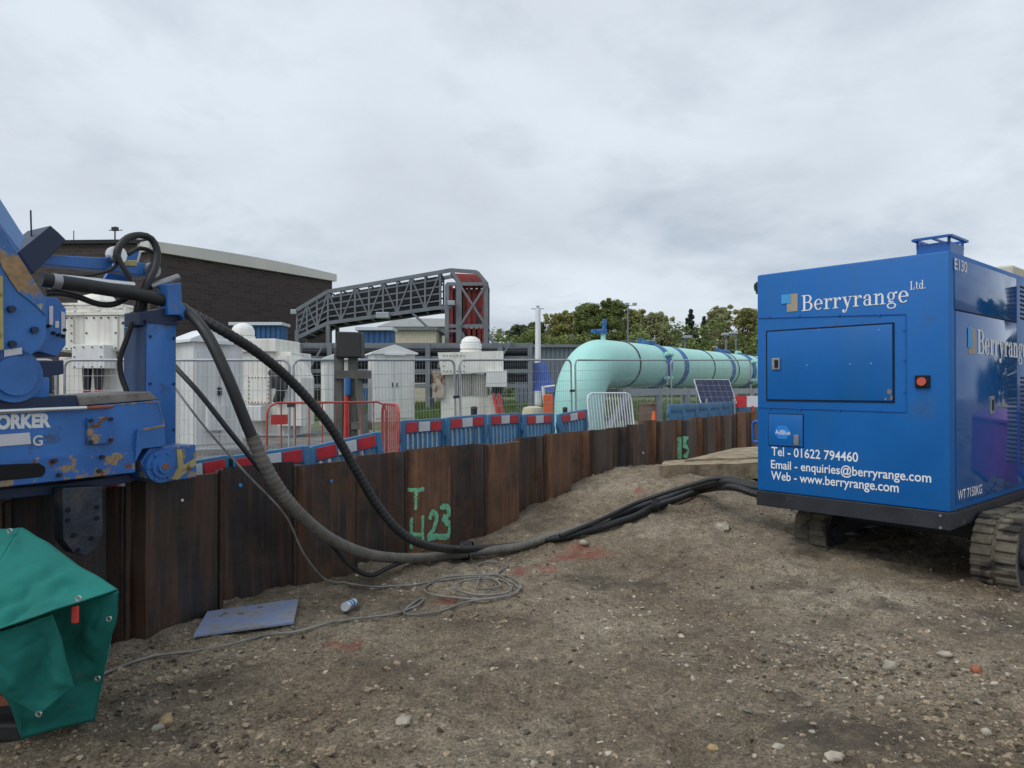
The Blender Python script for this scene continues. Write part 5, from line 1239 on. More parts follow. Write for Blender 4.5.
b = MB(); b.lathe([(0.36, 0), (0.36, 0.13), (0.30, 0.15), (0.36, 0.18), (0.36, 0.34), (0.31, 0.36), (0.33, 0.39), (0.29, 0.5), (0.16, 0.58), (0.02, 0.6)], (-1 * kx, 0.4, z1 - 0.02), 22); b.build('vent_dome', 'white_paint', Ct, smooth=40)
b = MB(); b.box((24 * kx, -0.35, lz(379, Y, p)), (20 * kx, 0.5, 16 * kx), bev=0.01); b.build('cable_box', 'kiosk', Ct)
for x in (22, 27):
    b = MB(); b.cyl((x * kx, -0.35, lz(387, Y, p)), (x * kx, -0.35, lz(395, Y, p)), 0.09, n=10); b.build('cable_gland', 'dark_steel', Ct)
for x in (21, 26):
    b = MB(); b.bar((x * kx, -0.4, lz(393, Y, p)), ((x + 6) * kx, -0.5, 0.1), 0.09, 0.09); b.build_each('strut', 'red_paint', Ct)
b = MB(); b.box((-33 * kx, 0.1, lz(385, Y, p)), (0.4, 0.5, 0.9), bev=0.03); b.cyl((-33 * kx, 0.0, lz(363, Y, p)), (-26 * kx, 0.0, lz(365, Y, p)), 0.16, n=12); b.build('gear_box', mat('rusty_cream', (0.42, 0.37, 0.30), 0.7, patches=[(RUST, 0.52, 4, 0.08)]), Ct)

# ------------------------------------------------------------------ aqua pipe
pipe = thing('aqua_pipe', 'huge aqua green water main rising from the ground and bending to the right', 'pipe', (0, 0, 0))
RAD = 0.66
pd = Vector((0.60, 0.80, 0)).normalized(); B0 = Vector((1.78, 18.9, 0)); RB = 1.15; ZA = EYE + 24.5 / F * 19.9
pts = [B0 + Vector((0, 0, 0.0)), B0 + Vector((0, 0, ZA - RB))]
for i in range(1, 15):
    a = math.pi / 2 * i / 14; pts.append(B0 + Vector((0, 0, ZA - RB)) + pd * (RB * (1 - math.cos(a))) + Vector((0, 0, RB * math.sin(a))))
endp = pts[-1]
for i in range(1, 20): pts.append(endp + pd * i * 0.8)
b = MB(); b.tube(pts, RAD, 40); b.build('barrel', 'aqua', pipe, smooth=40)
def ring_at(dist, w, r, m, name, bolts=False):
    c = endp + pd * dist; b = MB(); b.tube([c - pd * w / 2, c + pd * w / 2], r, 40)
    o = b.build(name, m, pipe, smooth=40)
    if bolts:
        b = MB(); sx = pd.cross(Vector((0, 0, 1)))
        for i in range(6):
            a = i * math.pi / 3 + 0.5; q = c + (sx * math.cos(a) + Vector((0, 0, 1)) * math.sin(a)) * (r + 0.03); b = MB(); b.cyl(q - pd * 0.26, q + pd * 0.26, 0.045, n=8); b.cyl(q - pd * 0.2, q - pd * 0.1, 0.075, n=8); b.cyl(q + pd * 0.1, q + pd * 0.2, 0.075, n=8); b.build('clamp_bolt', 'aqua', o)
dist_px = lambda px: ((px - CX) / F * endp.y - endp.x) / (pd.x - (px - CX) / F * pd.y)
ring_at(dist_px(620), 0.05, RAD + 0.02, 'dark_steel', 'weld_band')
ring_at(dist_px(650), 0.30, RAD + 0.04, 'pipe_blue', 'coupling', True)
ring_at(dist_px(668), 0.34, RAD + 0.012, 'pipe_blue', 'painted_band')
ring_at(dist_px(697), 0.05, RAD + 0.02, 'dark_steel', 'weld_band')
ring_at(dist_px(717), 0.34, RAD + 0.012, 'pipe_blue', 'painted_band')
ring_at(dist_px(722), 0.05, RAD + 0.02, 'dark_steel', 'weld_band')
ring_at(dist_px(738), 0.34, RAD + 0.04, 'pipe_blue', 'coupling', True)
ring_at(dist_px(748), 0.05, RAD + 0.02, 'dark_steel', 'weld_band')
c = pts[11] + Vector((0, 0, RAD - 0.1)); c = endp + pd * 0.12 + Vector((0, 0, RAD - 0.12))
b = MB(); b.cyl(c, c + Vector((0, 0, 0.30)), 0.07, n=12); va_ = b.build('vent_stub', 'aqua', pipe)
b = MB(); b.cyl(c + Vector((0, 0, 0.28)), c + Vector((0, 0, 0.33)), 0.13, n=16); b.cyl(c + Vector((-0.26, 0, 0.36)), c + Vector((0.10, 0, 0.36)), 0.06, n=12); b.cyl(c + Vector((-0.26, 0, 0.31)), c + Vector((-0.26, 0, 0.41)), 0.09, n=12); b.cyl(c + Vector((0.02, 0, 0.33)), c + Vector((0.04, 0, 0.66)), 0.06, n=12); b.box(c + Vector((0.04, 0, 0.60)), (0.11, 0.11, 0.2), bev=0.02); b.build('air_valve', 'pipe_blue', va_, smooth=40)
for px in (648, 725):
    q = endp + pd * dist_px(px) + Vector((0, 0, RAD)); b = MB(); b.box(q + Vector((0, 0, 0.06)), (0.45, 0.3, 0.12), Matrix.Rotation(math.atan2(pd.y, pd.x), 3, 'Z'), bev=0.02); b.cyl(q + Vector((-0.25, 0, 0.05)), q + Vector((-0.25, 0, 0.2)), 0.08, n=10); b.build('inspection_cover', 'pipe_blue', pipe)
b = MB()
sx = pd.cross(Vector((0, 0, 1)))
for i in range(6):
    q = endp + pd * (0.5 + 2.1 * i); zb_ = ZA - RAD - 0.06
    for s_ in (-0.5, 0.5): b = MB(); b.box((q.x + sx.x * s_, q.y + sx.y * s_, (zb_ + 0.3) / 2), (0.18, 0.18, zb_ - 0.3)); b.build('support_leg', 'galv', pipe)
b = MB()
for s_ in (-0.5, 0.5):
    a_ = endp + pd * 0.2 + sx * s_; c_ = endp + pd * 13 + sx * s_; a_.z = c_.z = ZA - RAD - 0.14; b.bar(a_, c_, 0.14, 0.2)
a_ = endp + pd * 0.45 + sx * 0.55; a_.z = ZA - RAD - 0.2; c_ = endp - pd * 1.0 + sx * 0.75; c_.z = 0.5; b.bar(a_, c_, 0.16, 0.16)
b.build('support_beam', 'galv', pipe)

# ------------------------------------------------------------------ small things by the pipe
p = at(715, 20.4); sp = thing('solar_panel', 'dark solar panel tilted on a stand above the blue barriers', 'solar panel', (p.x, p.y, p.z), R(18))
cz = EYE - (391.5 - CY) / F * 20.4 - p.z; rot = Matrix.Rotation(R(62), 3, 'X')
b = MB(); b.box((0, 0, cz), (1.17, 0.77, 0.035), rot); b.build('frame', 'text_white', sp)
b = MB()
for i in range(6):
    for j in range(4): b.box(Vector((0, 0, cz)) + rot @ Vector((-0.475 + i * 0.19, -0.28 + j * 0.187, 0.02)), (0.182, 0.179, 0.006), rot)
b.build('cells', 'solar', sp)
b = MB()
for x in (-0.45, 0.45): b.bar((x, 0.25, 0), (x, 0.2, cz + 0.14), 0.05, 0.05); b.bar((x, -0.3, 0), (x, -0.25, cz - 0.2), 0.05, 0.05)
b.build_each('stand_leg', 'galv', sp)
p = at(548, 27.0, 0.43); b = MB(); b.box((0, 0, 0.52), (0.36, 0.3, 1.0), bev=0.02); b.box((0, 0, 0.05), (0.5, 0.5, 0.1), bev=0.02); o = b.build('orange_marker', 'orange', None); o.location = (p.x, p.y, p.z); tag(o, 'orange plastic box marker on the grass beside the pipe bend', 'marker')
b = MB(); b.cyl((0, 0, 0), (-0.12, 0, 1.35), 0.06, n=10); b.cyl((-0.12, 0, 1.3), (0.35, 0, 1.36), 0.04, n=8); o = b.build('white_post', 'text_white', None); pp = at(546, 28.2, 0.43); o.location = pp; tag(o, 'short white post standing next to the orange marker', 'post')
pp = at(533, 22.0, 0.42); b = MB(); b.lathe([(0.30, 0), (0.34, 0.12), (0.34, 0.55), (0.30, 0.68), (0.12, 0.72)], (0, 0, 0), 24); o = b.build('cream_drum', 'cream', None, smooth=40); o.location = pp; tag(o, 'round cream coloured drum top behind the blue barriers', 'drum')
pp = at(647, 19.0); b = MB(); b.box((0, 0, 0.42), (0.42, 0.42, 0.84), bev=0.015); b.box((0, 0, 0.86), (0.46, 0.46, 0.05)); o = b.build('brown_crate', 'brown_box', None); o.location = pp; tag(o, 'brown box standing under the pipe right of the white crowd barrier', 'crate')
pp = at(654, 16.2); cone = thing('traffic_cone', 'orange traffic cone in front of the brown box', 'cone', pp)
b = MB(); b.lathe([(0.15, 0.03), (0.13, 0.06), (0.035, 0.72), (0.03, 0.74)], (0, 0, 0), 18); b.build('cone_body', 'orange', cone, smooth=40); b = MB(); b.box((0, 0, 0.02), (0.38, 0.38, 0.04), bev=0.01); b.build('base', 'dark_steel', cone)
b = MB(); b.lathe([(0.102, 0.26), (0.072, 0.45)], (0, 0, 0), 18); b.build('sleeve', 'refl_white', cone)
pp = at(735, 20.5); b = MB()
for i in range(4): b.box((-0.5 + 0.33 * i, 0, 0.85), (0.32, 0.06, 0.32), m=i % 2)
b.box((0, 0, 0.4), (1.3, 0.05, 0.08), m=0)
for x in (-0.55, 0.5): b.box((x, 0, 0.36), (0.07, 0.07, 0.72), m=0)
o = b.build('striped_board', ['refl_red', 'refl_white'], None); o.location = pp; tag(o, 'red and white striped board behind the right end of the solar panel', 'barrier board')
for (px, Y, z_, lab) in [(474, 11.2, 0, 'slim black post rising behind the second upright barrier'), (565, 15.0, 0, 'slim black post rising behind the barrier at the pipe foot')]:
    pp = at(px, Y); b = MB(); hh = EYE - (409 - CY) / F * Y - pp.z; b.cyl((0, 0, 0), (0, 0, hh), 0.05, n=10); b.cyl((0, 0, hh), (0, 0, hh + 0.04), 0.06, 0.04, n=10); o = b.build('bollard', 'dark_steel', None); o.location = pp; tag(o, lab, 'bollard')
# white mast, blue sheet, containers
pp = at(538, 47, 0.46); hm = EYE + 80 / F * 47 - pp.z; mastw = thing('white_mast', 'tall plain white mast with a small cross piece at its top', 'mast', pp)
b = MB(); b.cyl((0, 0, 0), (0, 0, hm), 0.22, 0.17, n=16); b.build('pole', 'text_white', mastw, smooth=40)
b = MB(); b.bar((-0.45, 0, hm - 0.05), (0.4, 0, hm - 0.05), 0.05, 0.05); b.box((0, 0, hm + 0.05), (0.2, 0.2, 0.2)); b.build('cross_piece', 'galv', mastw)
b = MB(); Yb = 40; c4 = [P(530, 364, Yb + 1), P(546, 361, Yb + 1), P(554, 391, Yb), P(532, 391, Yb)]; cc = sum(c4, Vector()) / 4
b.prism([v - cc for v in c4], (0, 0.5, 0)); b.bar(c4[3] - cc + Vector((0, 0.2, 0)), Vector((c4[3].x, c4[3].y + 0.2, 0.4)) - cc, 0.1, 0.1); b.bar(c4[2] - cc + Vector((0, 0.2, 0)), Vector((c4[2].x, c4[2].y + 0.2, 0.4)) - cc, 0.1, 0.1)
o = b.build('blue_board_stand', mat('deep_blue', (0.02, 0.07, 0.30), 0.5), None); o.location = cc; tag(o, 'deep blue slanted panel standing in front of the white mast', 'panel')
def container(px0, px1, Y, pt, m, label, roof, dpt=4.0, slat=0.35):
    a, c = P(px0, 388, Y), P(px1, 388, Y); w = c.x - a.x; pz = 0.45; h = EYE - (pt - CY) / F * Y - pz
    r = thing('shed', label, 'shed', ((a.x + c.x) / 2, Y, pz))
    b = MB(); b.box((0, dpt / 2, h / 2), (w, dpt, h)); n = int(w / slat)
    for i in range(n): b.box((-w / 2 + (i + 0.5) * w / n, -0.03, h / 2), (w / n * 0.55, 0.08, h - 0.06))
    b.build('wall', m, r); b = MB(); b.box((0, dpt / 2 - 0.1, h + 0.08), (w + 0.3, dpt + 0.4, 0.22)); b.build('roof', roof, r); return r
container(515, 600, 56, 347, 'grey_clad', 'grey blue corrugated shed left of the pipe bend behind the mast', 'grey_steel', 5)
container(232, 281, 52, 325, 'blue_clad', 'blue corrugated shed with a pale roof in front of the brick building', 'roof_pale', 1.6)
container(358, 391, 50, 330, 'blue_clad', 'small blue corrugated shed below the steel gantry', 'roof_pale', 1.8)
container(396, 436, 58, 330, 'cream', 'low cream and brown block seen below the gantry tower', 'grey_steel', 5, 9)
a = P(385, 388, 70); cst = P(440, 388, 70)
sil = thing('storage_hall', 'white pale roofed hall seen in the gap under the gantry', 'building', ((a.x + cst.x) / 2, 74, 0.4))
b = MB(); hh = EYE + 62 / F * 70 - 0.4; b.box((0, 0, hh / 2), (6.5, 6, hh)); b.build('wall', 'fascia', sil); b = MB(); b.prism([(-3.6, -3.4, hh), (3.6, -3.4, hh), (3.2, -3.4, hh + 0.8), (-1.5, -3.4, hh + 0.8)], (0, 6.8, 0)); b.build('roof', 'kiosk_roof', sil)

# ------------------------------------------------------------------ pipe rack
Yr = 40.0
rack = thing('pipe_rack', 'long grey steel pipe rack with stacked dark trays crossing behind the kiosks', 'pipe rack', (0, Yr, 0.45))
X = lambda px: (px - CX) / F * Yr
Z = lambda py: EYE - (py - CY) / F * Yr - 0.45
for dy in (0.0, 2.2):
    b = MB()
    for py in (345, 358, 371, 386): b.bar((X(120), dy, Z(py)), (X(533), dy, Z(py)), 0.16, 0.22)
    b.build_each('beam', 'grey_steel', rack)
b = MB()
for px in (126, 200, 230, 300, 330, 395, 428, 500, 530):
    for dy in (0.0, 2.2): b.box((X(px), dy - 0.12, Z(345) / 2), (0.26, 0.12, Z(343)))
b.build_each('post', 'grey_steel', rack)
b = MB()
for (a, c) in [((215, 386), (232, 345)), ((300, 386), (325, 345)), ((378, 386), (395, 348)), ((240, 380), (262, 345)), ((500, 360), (512, 340))]: b.bar((X(a[0]), -0.25, Z(a[1])), (X(c[0]), -0.25, Z(c[1])), 0.1, 0.1)
b.build_each('brace', 'grey_steel', rack)
b = MB()
for py in (351, 364, 378):
    for i in range(4): b.tube([(X(118), 0.45 + 0.4 * i, Z(py) - 0.08), (X(533), 0.45 + 0.4 * i, Z(py) - 0.08)], 0.17, 8)
    b.box(((X(118) + X(533)) / 2, 1.9, Z(py)), (X(533) - X(118), 0.1, 0.5))
b.build('pipes', 'trough', rack)
for px in (463, 150, 315):
    pass

# ------------------------------------------------------------------ steel conveyor gantry
Yg = 60.0
gan = thing('conveyor_gantry', 'grey steel lattice conveyor gantry sloping up to a tower with red panels', 'gantry', (0, Yg, 0.45))
X = lambda px: (px - CX) / F * Yg
Z = lambda py: EYE - (py - CY) / F * Yg - 0.45
topc = [(297, 310), (328, 291.5), (440, 272), (451, 270)]
botc = [(297, 338), (328, 323), (436, 308), (451, 307)]
def lerp_poly(pts, x):
    for (x0, y0), (x1, y1) in zip(pts[:-1], pts[1:]):
        if x0 <= x <= x1: return y0 + (y1 - y0) * (x - x0) / (x1 - x0)
    return pts[-1][1]
G0, G1 = 0.0, 3.2
b = MB()
for dy in (G0, G1):
    for poly in (topc, botc):
        for (x0, y0), (x1, y1) in zip(poly[:-1], poly[1:]): b.bar((X(x0), dy, Z(y0)), (X(x1), dy, Z(y1)), 0.28, 0.30)
    for f in (0.2, 0.4, 0.6, 0.8):
        for x0, x1 in ((297, 328), (328, 440)):
            ya = lerp_poly(topc, x0) * (1 - f) + lerp_poly(botc, x0) * f; yb = lerp_poly(topc, x1) * (1 - f) + lerp_poly(botc, x1) * f
            b.bar((X(x0), dy, Z(ya)), (X(x1), dy, Z(yb)), 0.10, 0.12)
b.build('chord', 'grey_steel', gan)
b = MB(); xs_ = [297, 307, 317, 328, 341, 355, 369, 383, 397, 411, 425, 440]
for dy in (G0, G1):
    for i, x in enumerate(xs_):
        b.bar((X(x), dy - 0.02, Z(lerp_poly(topc, x))), (X(x), dy - 0.02, Z(lerp_poly(botc, x))), 0.14, 0.14, up=(0, 1, 0))
        if i < len(xs_) - 1:
            x2 = xs_[i + 1]; a, c = (x, x2) if i % 2 else (x2, x); b.bar((X(a), dy - 0.05, Z(lerp_poly(topc, a))), (X(c), dy - 0.05, Z(lerp_poly(botc, c))), 0.11, 0.11, up=(0, 1, 0))
for x in xs_:
    for poly in (topc, botc): b.bar((X(x), G0, Z(lerp_poly(poly, x)) - 0.03), (X(x), G1, Z(lerp_poly(poly, x)) - 0.03), 0.12, 0.12)
b.build('lattice', 'grey_steel', gan)
b = MB()
for (x0, x1) in ((297, 328), (328, 438)):
    for f, th in ((0.86, 0.5), (0.60, 0.42), (0.40, 0.42), (0.18, 0.5)):
        ya = lerp_poly(topc, x0) * (1 - f) + lerp_poly(botc, x0) * f; yb = lerp_poly(topc, x1) * (1 - f) + lerp_poly(botc, x1) * f
        b.bar((X(x0), 2.2, Z(ya)), (X(x1), 2.2, Z(yb)), 1.0, th)
    q = []
    for x, f in ((x0, 1.0), (x1, 1.0), (x1, -0.06), (x0, -0.06)): q.append((X(x), 2.85, Z(lerp_poly(topc, x) * (1 - f) + lerp_poly(botc, x) * f)))
    b.prism(q, (0, 0.1, 0))
b.build('conveyor_trough', 'trough', gan)
b = MB()
for (x, yt, yb) in [(297, 330, 388), (328, 325, 388)]:
    for dy in (G0, G1): b.box((X(x), dy, (Z(yt) + 0) / 2), (0.3, 0.3, Z(yt)))
b.bar((X(410), 0, Z(311)), (X(437), 0, Z(336)), 0.2, 0.2); b.build_each('leg', 'grey_steel', gan)
b = MB()
for dy in (0.0, 4.0):
    for x in (447, 459, 486): b.box((X(x), dy, Z(285) / 2), (0.34 if x != 459 else 0.45, 0.34, Z(284)))
    b.bar((X(451), dy, Z(270)), (X(460), dy, Z(284)), 0.3, 0.3); b.bar((X(451), dy, Z(270)), (X(477), dy, Z(272)), 0.25, 0.3); b.bar((X(477), dy, Z(272)), (X(487), dy, Z(284)), 0.3, 0.3)
    for y in (284, 326): b.bar((X(447), dy, Z(y)), (X(487), dy, Z(y)), 0.26, 0.28)
    b.bar((X(460), dy - 0.1, Z(285)), (X(486), dy - 0.1, Z(326)), 0.18, 0.18, up=(0, 1, 0)); b.bar((X(486), dy - 0.15, Z(285)), (X(460), dy - 0.15, Z(326)), 0.18, 0.18, up=(0, 1, 0))
    b.bar((X(430), dy, Z(331)), (X(462), dy, Z(331)), 0.2, 0.2); b.bar((X(459), dy, Z(328)), (X(470), dy, Z(348)), 0.25, 0.25); b.bar((X(486), dy, Z(330)), (X(497), dy, Z(348)), 0.25, 0.25)
for x in (447, 460, 487):
    for y in (284, 326): b.bar((X(x), 0, Z(y)), (X(x), 4, Z(y)), 0.2, 0.2)
b.build('tower_frame', 'grey_steel', gan)
b = MB()
for i, x in enumerate((450, 455, 463, 468, 473, 478, 483)):
    b.box((X(x), 1.2 + (i % 3) * 0.5, (Z(280) + Z(345)) / 2), (0.28, 0.1, Z(280) - Z(345)))
b.prism([(X(449), 0.6, Z(272)), (X(478), 0.6, Z(273)), (X(485), 0.6, Z(283)), (X(462), 0.6, Z(283))], (0, 2.6, 0)); b.box((X(474), 2.2, (Z(284) + Z(326)) / 2), (1.7, 0.08, Z(284) - Z(326) - 0.4)); b.build('red_panel', 'truss_red', gan)
b = MB(); b.box((X(456), 2.5, (Z(284) + Z(350)) / 2), (1.3, 0.3, Z(284) - Z(350))); b.box((X(471), 3.0, (Z(326) + Z(350)) / 2), (2.0, 0.3, Z(326) - Z(350))); b.build('dark_panel', 'trough', gan)
b = MB(); b.box((X(384), -0.5, Z(316)), (1.1, 0.7, 0.5), bev=0.05); b.box((X(452), -0.6, Z(304)), (0.6, 0.6, 0.4), bev=0.05); b.box((X(294), 0, Z(312)), (0.5, 0.5, 0.4), bev=0.05); b.build_each('floodlight', 'galv', gan)

# ------------------------------------------------------------------ brick building
A0 = P(150, 388, 57.0); A1 = P(332, 388, 72.5); A0.z = A1.z = 0.3
H = EYE + 151 / F * 57 - 0.3
bb = thing('brick_building', 'large dark brown brick building with a pale curved fascia at the roof', 'building', (A0.x, A0.y, 0.3), math.atan2(A1.y - A0.y, A1.x - A0.x))
Lb = (A1 - A0).length
b = MB(); b.box((Lb / 2, 8, (H - 1.0) / 2), (Lb, 16, H - 1.0)); b.build('wall', 'brick', bb)
b = MB(); n = 16
top = [(-0.3 + (Lb + 0.6) * i / n, H - 0.55 + 0.55 * math.sin(math.pi * (0.12 + 0.62 * i / n)) - 0.35 * (i / n)) for i in range(n + 1)]
poly = [(-0.3, -0.35, H - 1.15), (Lb + 0.3, -0.35, H - 1.2)] + [(x, -0.35, z) for x, z in top[::-1]]
b.prism(poly, (0, 16.8, 0)); b.build('fascia', 'fascia', bb)
B_ = P(20, 388, 57.5); wl = (A0 - Vector((B_.x, B_.y, 0.3))).length
wing = thing('brick_wing', 'low flat roofed dark brick wing beyond the piling machine arm', 'building', (A0.x, A0.y, 0.3), math.atan2(A0.y - B_.y, A0.x - B_.x))
b = MB(); b.box((-wl / 2 - 0.2, 9.0, (H - 0.4) / 2), (wl, 17, H - 0.4)); b.build('wall', 'brick', wing)
b = MB(); b.box((-wl / 2 - 0.2, 9.0, H - 0.25), (wl + 0.3, 17.5, 0.3)); b.build('roof', 'trough', wing)
b = MB(); xq = -wl * 0.3; b.bar((xq, 0.5, H - 0.2), (xq, 0.5, H + 1.0), 0.08, 0.08); b.bar((xq - 0.5, 0.5, H + 0.7), (xq + 0.6, 0.5, H + 0.7), 0.06, 0.06); b.box((xq, 0.5, H + 0.8), (0.5, 0.2, 0.3)); b.build('weather_station', 'dark_steel', wing)
b = MB(); xq = -wl * 0.62; b.bar((xq, 0.5, H - 0.2), (xq, 0.5, H + 0.7), 0.05, 0.05); b.build('aerial', 'dark_steel', wing)

_q = PACK_O + Vector((0.655, -0.7555, 0)) * (PACK_W + 1.2) + Vector((0.7555, 0.655, 0)) * 5.7  # unseen bin, added to give the glossy side doors a purple reflection
bin_ = thing('reflected_bin', 'low purple steel storage bin with a sloping lid added out of view for the side doors to reflect', 'bin', (_q.x, _q.y, 0.0), PACK_ANG)
b = MB(); b.box((0, 0, 0.62), (2.4, 1.4, 1.1), bev=0.03); b.build('body', 'purple', bin_)
b = MB(); b.prism([(-1.24, -0.74, 1.18), (1.24, -0.74, 1.18), (1.24, 0.74, 1.30), (-1.24, 0.74, 1.30)], (0, 0, 0.05)); b.build('lid', 'purple', bin_); b = MB(); b.box((-0.8, 0, 0.04), (0.12, 1.3, 0.12)); b.box((0.8, 0, 0.04), (0.12, 1.3, 0.12)); b.build_each('skid', 'dark_steel', bin_)

# ------------------------------------------------------------------ lamps
def lamp_post(px, Y, pt, label, heads, hs=1.0):
    p = at(px, Y, 0.45); h = EYE - (pt - CY) / F * Y - p.z
    r = thing('lamp_post', label, 'lamp post', p); b = MB(); b.cyl((0, 0, 0), (0, 0, h), 0.0016 * Y + 0.02, 0.0009 * Y + 0.02, n=10); b.build('pole', 'grey_steel', r)
    for hx in heads:
        b = MB(); b.box((hx, 0, h + 0.1), (0.012 * Y * hs, 0.008 * Y * hs, 0.004 * Y), bev=0.05); b.bar((0, 0, h - 0.1), (hx, 0, h), 0.08, 0.08); b.build('lamp_head', 'galv', r)
    if len(heads) > 1:
        b = MB(); b.bar((-0.8, 0, h * 0.62), (0.8, 0, h * 0.62), 0.1, 0.1); b.build('cross_arm', 'grey_steel', r)
lamp_post(628, 80, 305, 'grey floodlight mast with two heads behind the aqua pipe', (-0.1, 0.75), 0.5)
lamp_post(736, 40, 335, 'short lamp post with a broad grey head just left of the power pack', (-0.15,))
lamp_post(685, 70, 338, 'thin grey lamp column between pipe and dark conifer', (0.25,))
lamp_post(726, 46, 336, 'small pale lamp on a post above the right coupling of the pipe', (0.0,))

# ------------------------------------------------------------------ far mesh fence, hedge and trees
a, c = P(540, 388, 92), P(800, 388, 98)
ff = thing('boundary_fence', 'tall dark mesh boundary fence far behind the pipe', 'fence', (a.x, a.y, 0.45), math.atan2(c.y - a.y, c.x - a.x)); Lf = (c - a).length
b = MB()
for i in range(int(Lf / 3) + 1): b.box((i * 3, 0, 3.0), (0.12, 0.12, 6.0))
b.build_each('post', 'grey_steel', ff)
b = MB()
for i in range(int(Lf / 0.22)): b.tube([(i * 0.22, 0, 0.1), (i * 0.22, 0, 5.8)], 0.022, 4, caps=False)
for i in range(10): b.tube([(0, 0, 0.4 + i * 0.6), (Lf, 0, 0.4 + i * 0.6)], 0.022, 4, caps=False)
b.build('wire_mesh', 'grey_steel', ff, fix=False)

def leaves(n, centers, size, rnd, flat=0.0):
    """numpy leaf quads around clump centres (x, y, z, r)"""
    cs = np.array(centers); k = rnd.integers(0, len(cs), n)
    d = rnd.normal(size=(n, 3)); d /= np.linalg.norm(d, axis=1)[:, None]
    rad = cs[k, 3] * (rnd.random(n) ** 0.45)
    p = cs[k, :3] + d * rad[:, None] * np.array([1, 1, 0.8])
    nn = d + 0.55 * rnd.normal(size=(n, 3)) + np.array([0, 0, 0.55]); nn /= np.linalg.norm(nn, axis=1)[:, None]
    u = np.cross(nn, rnd.normal(size=(n, 3))); u /= np.linalg.norm(u, axis=1)[:, None]
    w = np.cross(nn, u)
    sz = size * (0.6 + 0.8 * rnd.random(n))[:, None]
    v = np.stack([p - u * sz, p - w * sz * 0.55, p + u * sz, p + w * sz * 0.55], 1).reshape(-1, 3)
    return v
def leaf_object(name, v, m, parent):
    n = len(v) // 4; me = bpy.data.meshes.new(name)
    me.vertices.add(len(v)); me.vertices.foreach_set('co', v.astype(np.float32).reshape(-1)); me.loops.add(n * 4); me.loops.foreach_set('vertex_index', np.arange(n * 4)); me.polygons.add(n)
    me.polygons.foreach_set('loop_start', np.arange(n) * 4); me.polygons.foreach_set('loop_total', np.full(n, 4)); me.update(calc_edges=True); me.materials.append(MT[m])
    o = bpy.data.objects.new(name, me); COL.objects.link(o); o.parent = parent; return o
def tree(px, Y, pt, wpx, m, label, seed, n=21000, size=0.20, low=0.10):
    rnd = np.random.default_rng(seed); p = at(px, Y, 0.4); h = EYE - (pt - CY) / F * Y - p.z; w = 1.2 * wpx / F * Y / 2
    r = thing('tree', label, 'tree', p, 0, 'trees beyond the boundary fence')
    b = MB(); b.tube([(0, 0, 0), (0.1, 0, h * 0.35), (0, 0.1, h * 0.75)], [0.03 * h, 0.022 * h, 0.006 * h], 8)
    for i in range(7):
        a = rnd.random() * 6.28; z = h * (0.25 + 0.06 * i); q = Vector((math.cos(a) * w * 0.6, math.sin(a) * w * 0.6, z + h * 0.2)); b.tube([(0, 0, z), q * 0.5 + Vector((0, 0, z * 0.5)), q], [0.012 * h, 0.008 * h, 0.003 * h], 6)
    b.build('trunk', 'bark', r)
    lobes = rnd.random(6) * 6.28; lob = rnd.random(3) * 6.28
    cl = [(rnd.normal() * 0.3 * w, rnd.normal() * 0.3 * w, h * (0.80 + 0.19 * rnd.random()), w * (0.07 + 0.07 * rnd.random())) for _ in range(26)]
    for i in range(170):
        a = rnd.random() * 6.28; zz_ = low + (1 - low) * rnd.random(); env = math.sin(math.pi * min(1, max(0.05, (zz_ - low * 0.4) / (1.08 - low * 0.4))) ** 0.8) ** 0.6 * (1.08 - 0.42 * zz_)
        rr = w * env * (0.15 + 0.85 * rnd.random() ** 0.6) * (1.0 + 0.22 * math.sin(2 * a + lob[0]) + 0.14 * math.sin(3 * a + 9 * zz_ + lob[1])); cr = w * (0.13 + 0.17 * rnd.random())
        cl.append((math.cos(a) * rr * 0.85, math.sin(a) * rr * 0.85, min(zz_ * h, h - cr * 0.75), cr))
    leaf_object('crown', leaves(n, cl, size, rnd), m, r)
tree(519, 118, 325, 40, 'leaf_dark', 'dark low tree at the left end of the far tree line', 1)
tree(537, 122, 322, 34, 'leaf_dark', 'dark green tree behind the white mast', 2)
tree(560, 120, 313, 44, 'leaf_olive', 'olive yellow tree right of the white mast', 3)
tree(588, 124, 303, 50, 'leaf_green', 'tall green tree above the pipe bend', 4, 26000)
tree(612, 121, 300, 50, 'leaf_green', 'tallest broad tree of the line, above the blue air valve', 5, 26000)
tree(634, 126, 309, 40, 'leaf_olive', 'olive tree behind the floodlight mast', 6)
tree(656, 118, 312, 38, 'leaf_pale', 'pale grey green tree right of the floodlight mast', 7)
tree(675, 130, 330, 34, 'leaf_green', 'lower green tree just left of the dark conifers', 8, 6000)
tree(720, 122, 307, 42, 'leaf_pale', 'pale loose tree right of the dark conifers', 9)
tree(748, 118, 308, 46, 'leaf_olive', 'olive green tree cut off by the edge of the power pack', 10)
tree(785, 122, 306, 50, 'leaf_green', 'green tree hidden behind the power pack', 11, 6000)
for _i, (_px, _Y, _pt, _w) in enumerate([(1310, 46, 300, 110), (1440, 42, 280, 120), (1590, 38, 300, 120), (1760, 35, 270, 140), (1960, 31, 290, 150), (2200, 27, 260, 170)]):  # unseen trees, added to darken what the glossy side doors reflect
    tree(_px, _Y, _pt, _w, 'leaf_dark', 'dark hedgerow tree added out of view for the side doors to reflect', 40 + _i, 7000, 0.22)
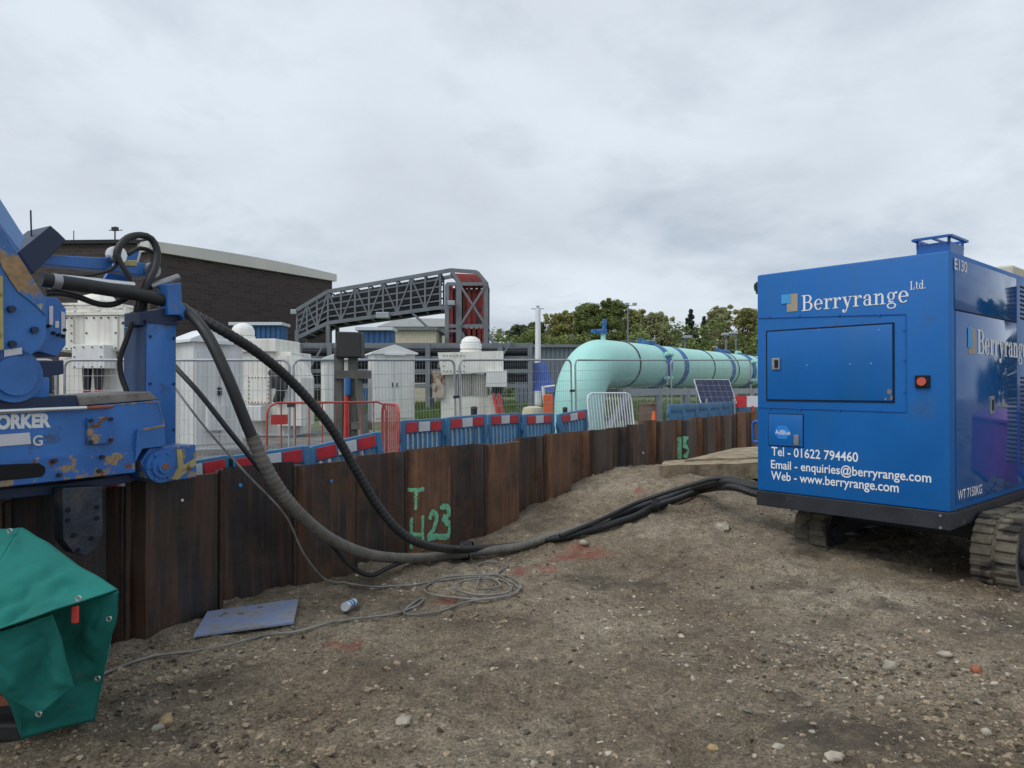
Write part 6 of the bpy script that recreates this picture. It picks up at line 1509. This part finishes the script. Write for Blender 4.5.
def conifer(px, Y, pt, wpx, label, seed):
    rnd = np.random.default_rng(seed); p = at(px, Y, 0.4); h = EYE - (pt - CY) / F * Y - p.z; w = wpx / F * Y / 2
    r = thing('conifer_tree', label, 'tree', p, 0, 'dark conifers in the tree line')
    b = MB(); b.cyl((0, 0, 0), (0, 0, h * 0.97), 0.022 * h, 0.004 * h, n=8); b.build('trunk', 'bark', r)
    cl = []
    for i in range(16):
        f = i / 15; z = h * (0.1 + 0.88 * f); rr = w * (1 - f) ** 0.7
        for k in range(9):
            a = k * 0.7 + i * 1.3 + rnd.random() * 0.5; q_ = rr * (0.35 + 0.65 * rnd.random()); cl.append((math.cos(a) * q_ * 0.85, math.sin(a) * q_ * 0.85, z - 0.25 * q_ + rnd.normal() * 0.25, 0.22 + q_ * 0.22))
    leaf_object('crown', leaves(8500, cl, 0.22, rnd), 'conifer', r)
for _o in [q for q in bpy.data.objects if q.get('label', '').startswith('dark hedgerow')]: _o['group'] = 'unseen hedgerow trees added for the power pack reflection'
conifer(691, 112, 311, 40, 'taller dark conifer rising above the middle of the pipe', 20)
conifer(704, 114, 319, 26, 'smaller dark conifer touching the taller one on its right', 21)
# hedge along the boundary fence and grass
a, c = P(500, 388, 100), P(800, 388, 104)
hd = thing('hedge', 'long untrimmed green hedge behind the boundary fence', 'hedge', (a.x, a.y, 0.4), math.atan2(c.y - a.y, c.x - a.x)); Lh = (c - a).length
rnd = np.random.default_rng(5)
cl = [(Lh * i / 60 + rnd.normal() * 0.3, rnd.normal() * 0.6, 1.0 + 1.9 * k + rnd.normal() * 0.7, 1.6) for i in range(61) for k in range(5) if k < 3 + rnd.integers(0, 3)]
leaf_object('foliage', leaves(32000, cl, 0.25, rnd), 'leaf_green', hd)
gv = []
rnd = np.random.default_rng(9)
n = 26000
Yg_ = 27 + 38 * rnd.random(n) ** 1.4; Xg = (-260 + 520 * rnd.random(n)) / F * Yg_ + 0.02 * Yg_
base_ = np.stack([Xg, Yg_, ground_z(Xg, Yg_)], 1); an = rnd.random(n) * 6.28; wd = 0.03; hh = 0.10 + 0.22 * rnd.random(n)
dv = np.stack([np.cos(an), np.sin(an), 0 * an], 1); lean = rnd.normal(size=(n, 3)) * 0.06; lean[:, 2] = hh
v = np.stack([base_ - dv * wd, base_ + dv * wd, base_ + lean + dv * 0.004, base_ + lean - dv * 0.004], 1).reshape(-1, 3)
go = leaf_object('grass', v, 'blade', None); tag(go, 'rough green grass behind the transformers and the pipe foot', 'grass', kind='stuff')
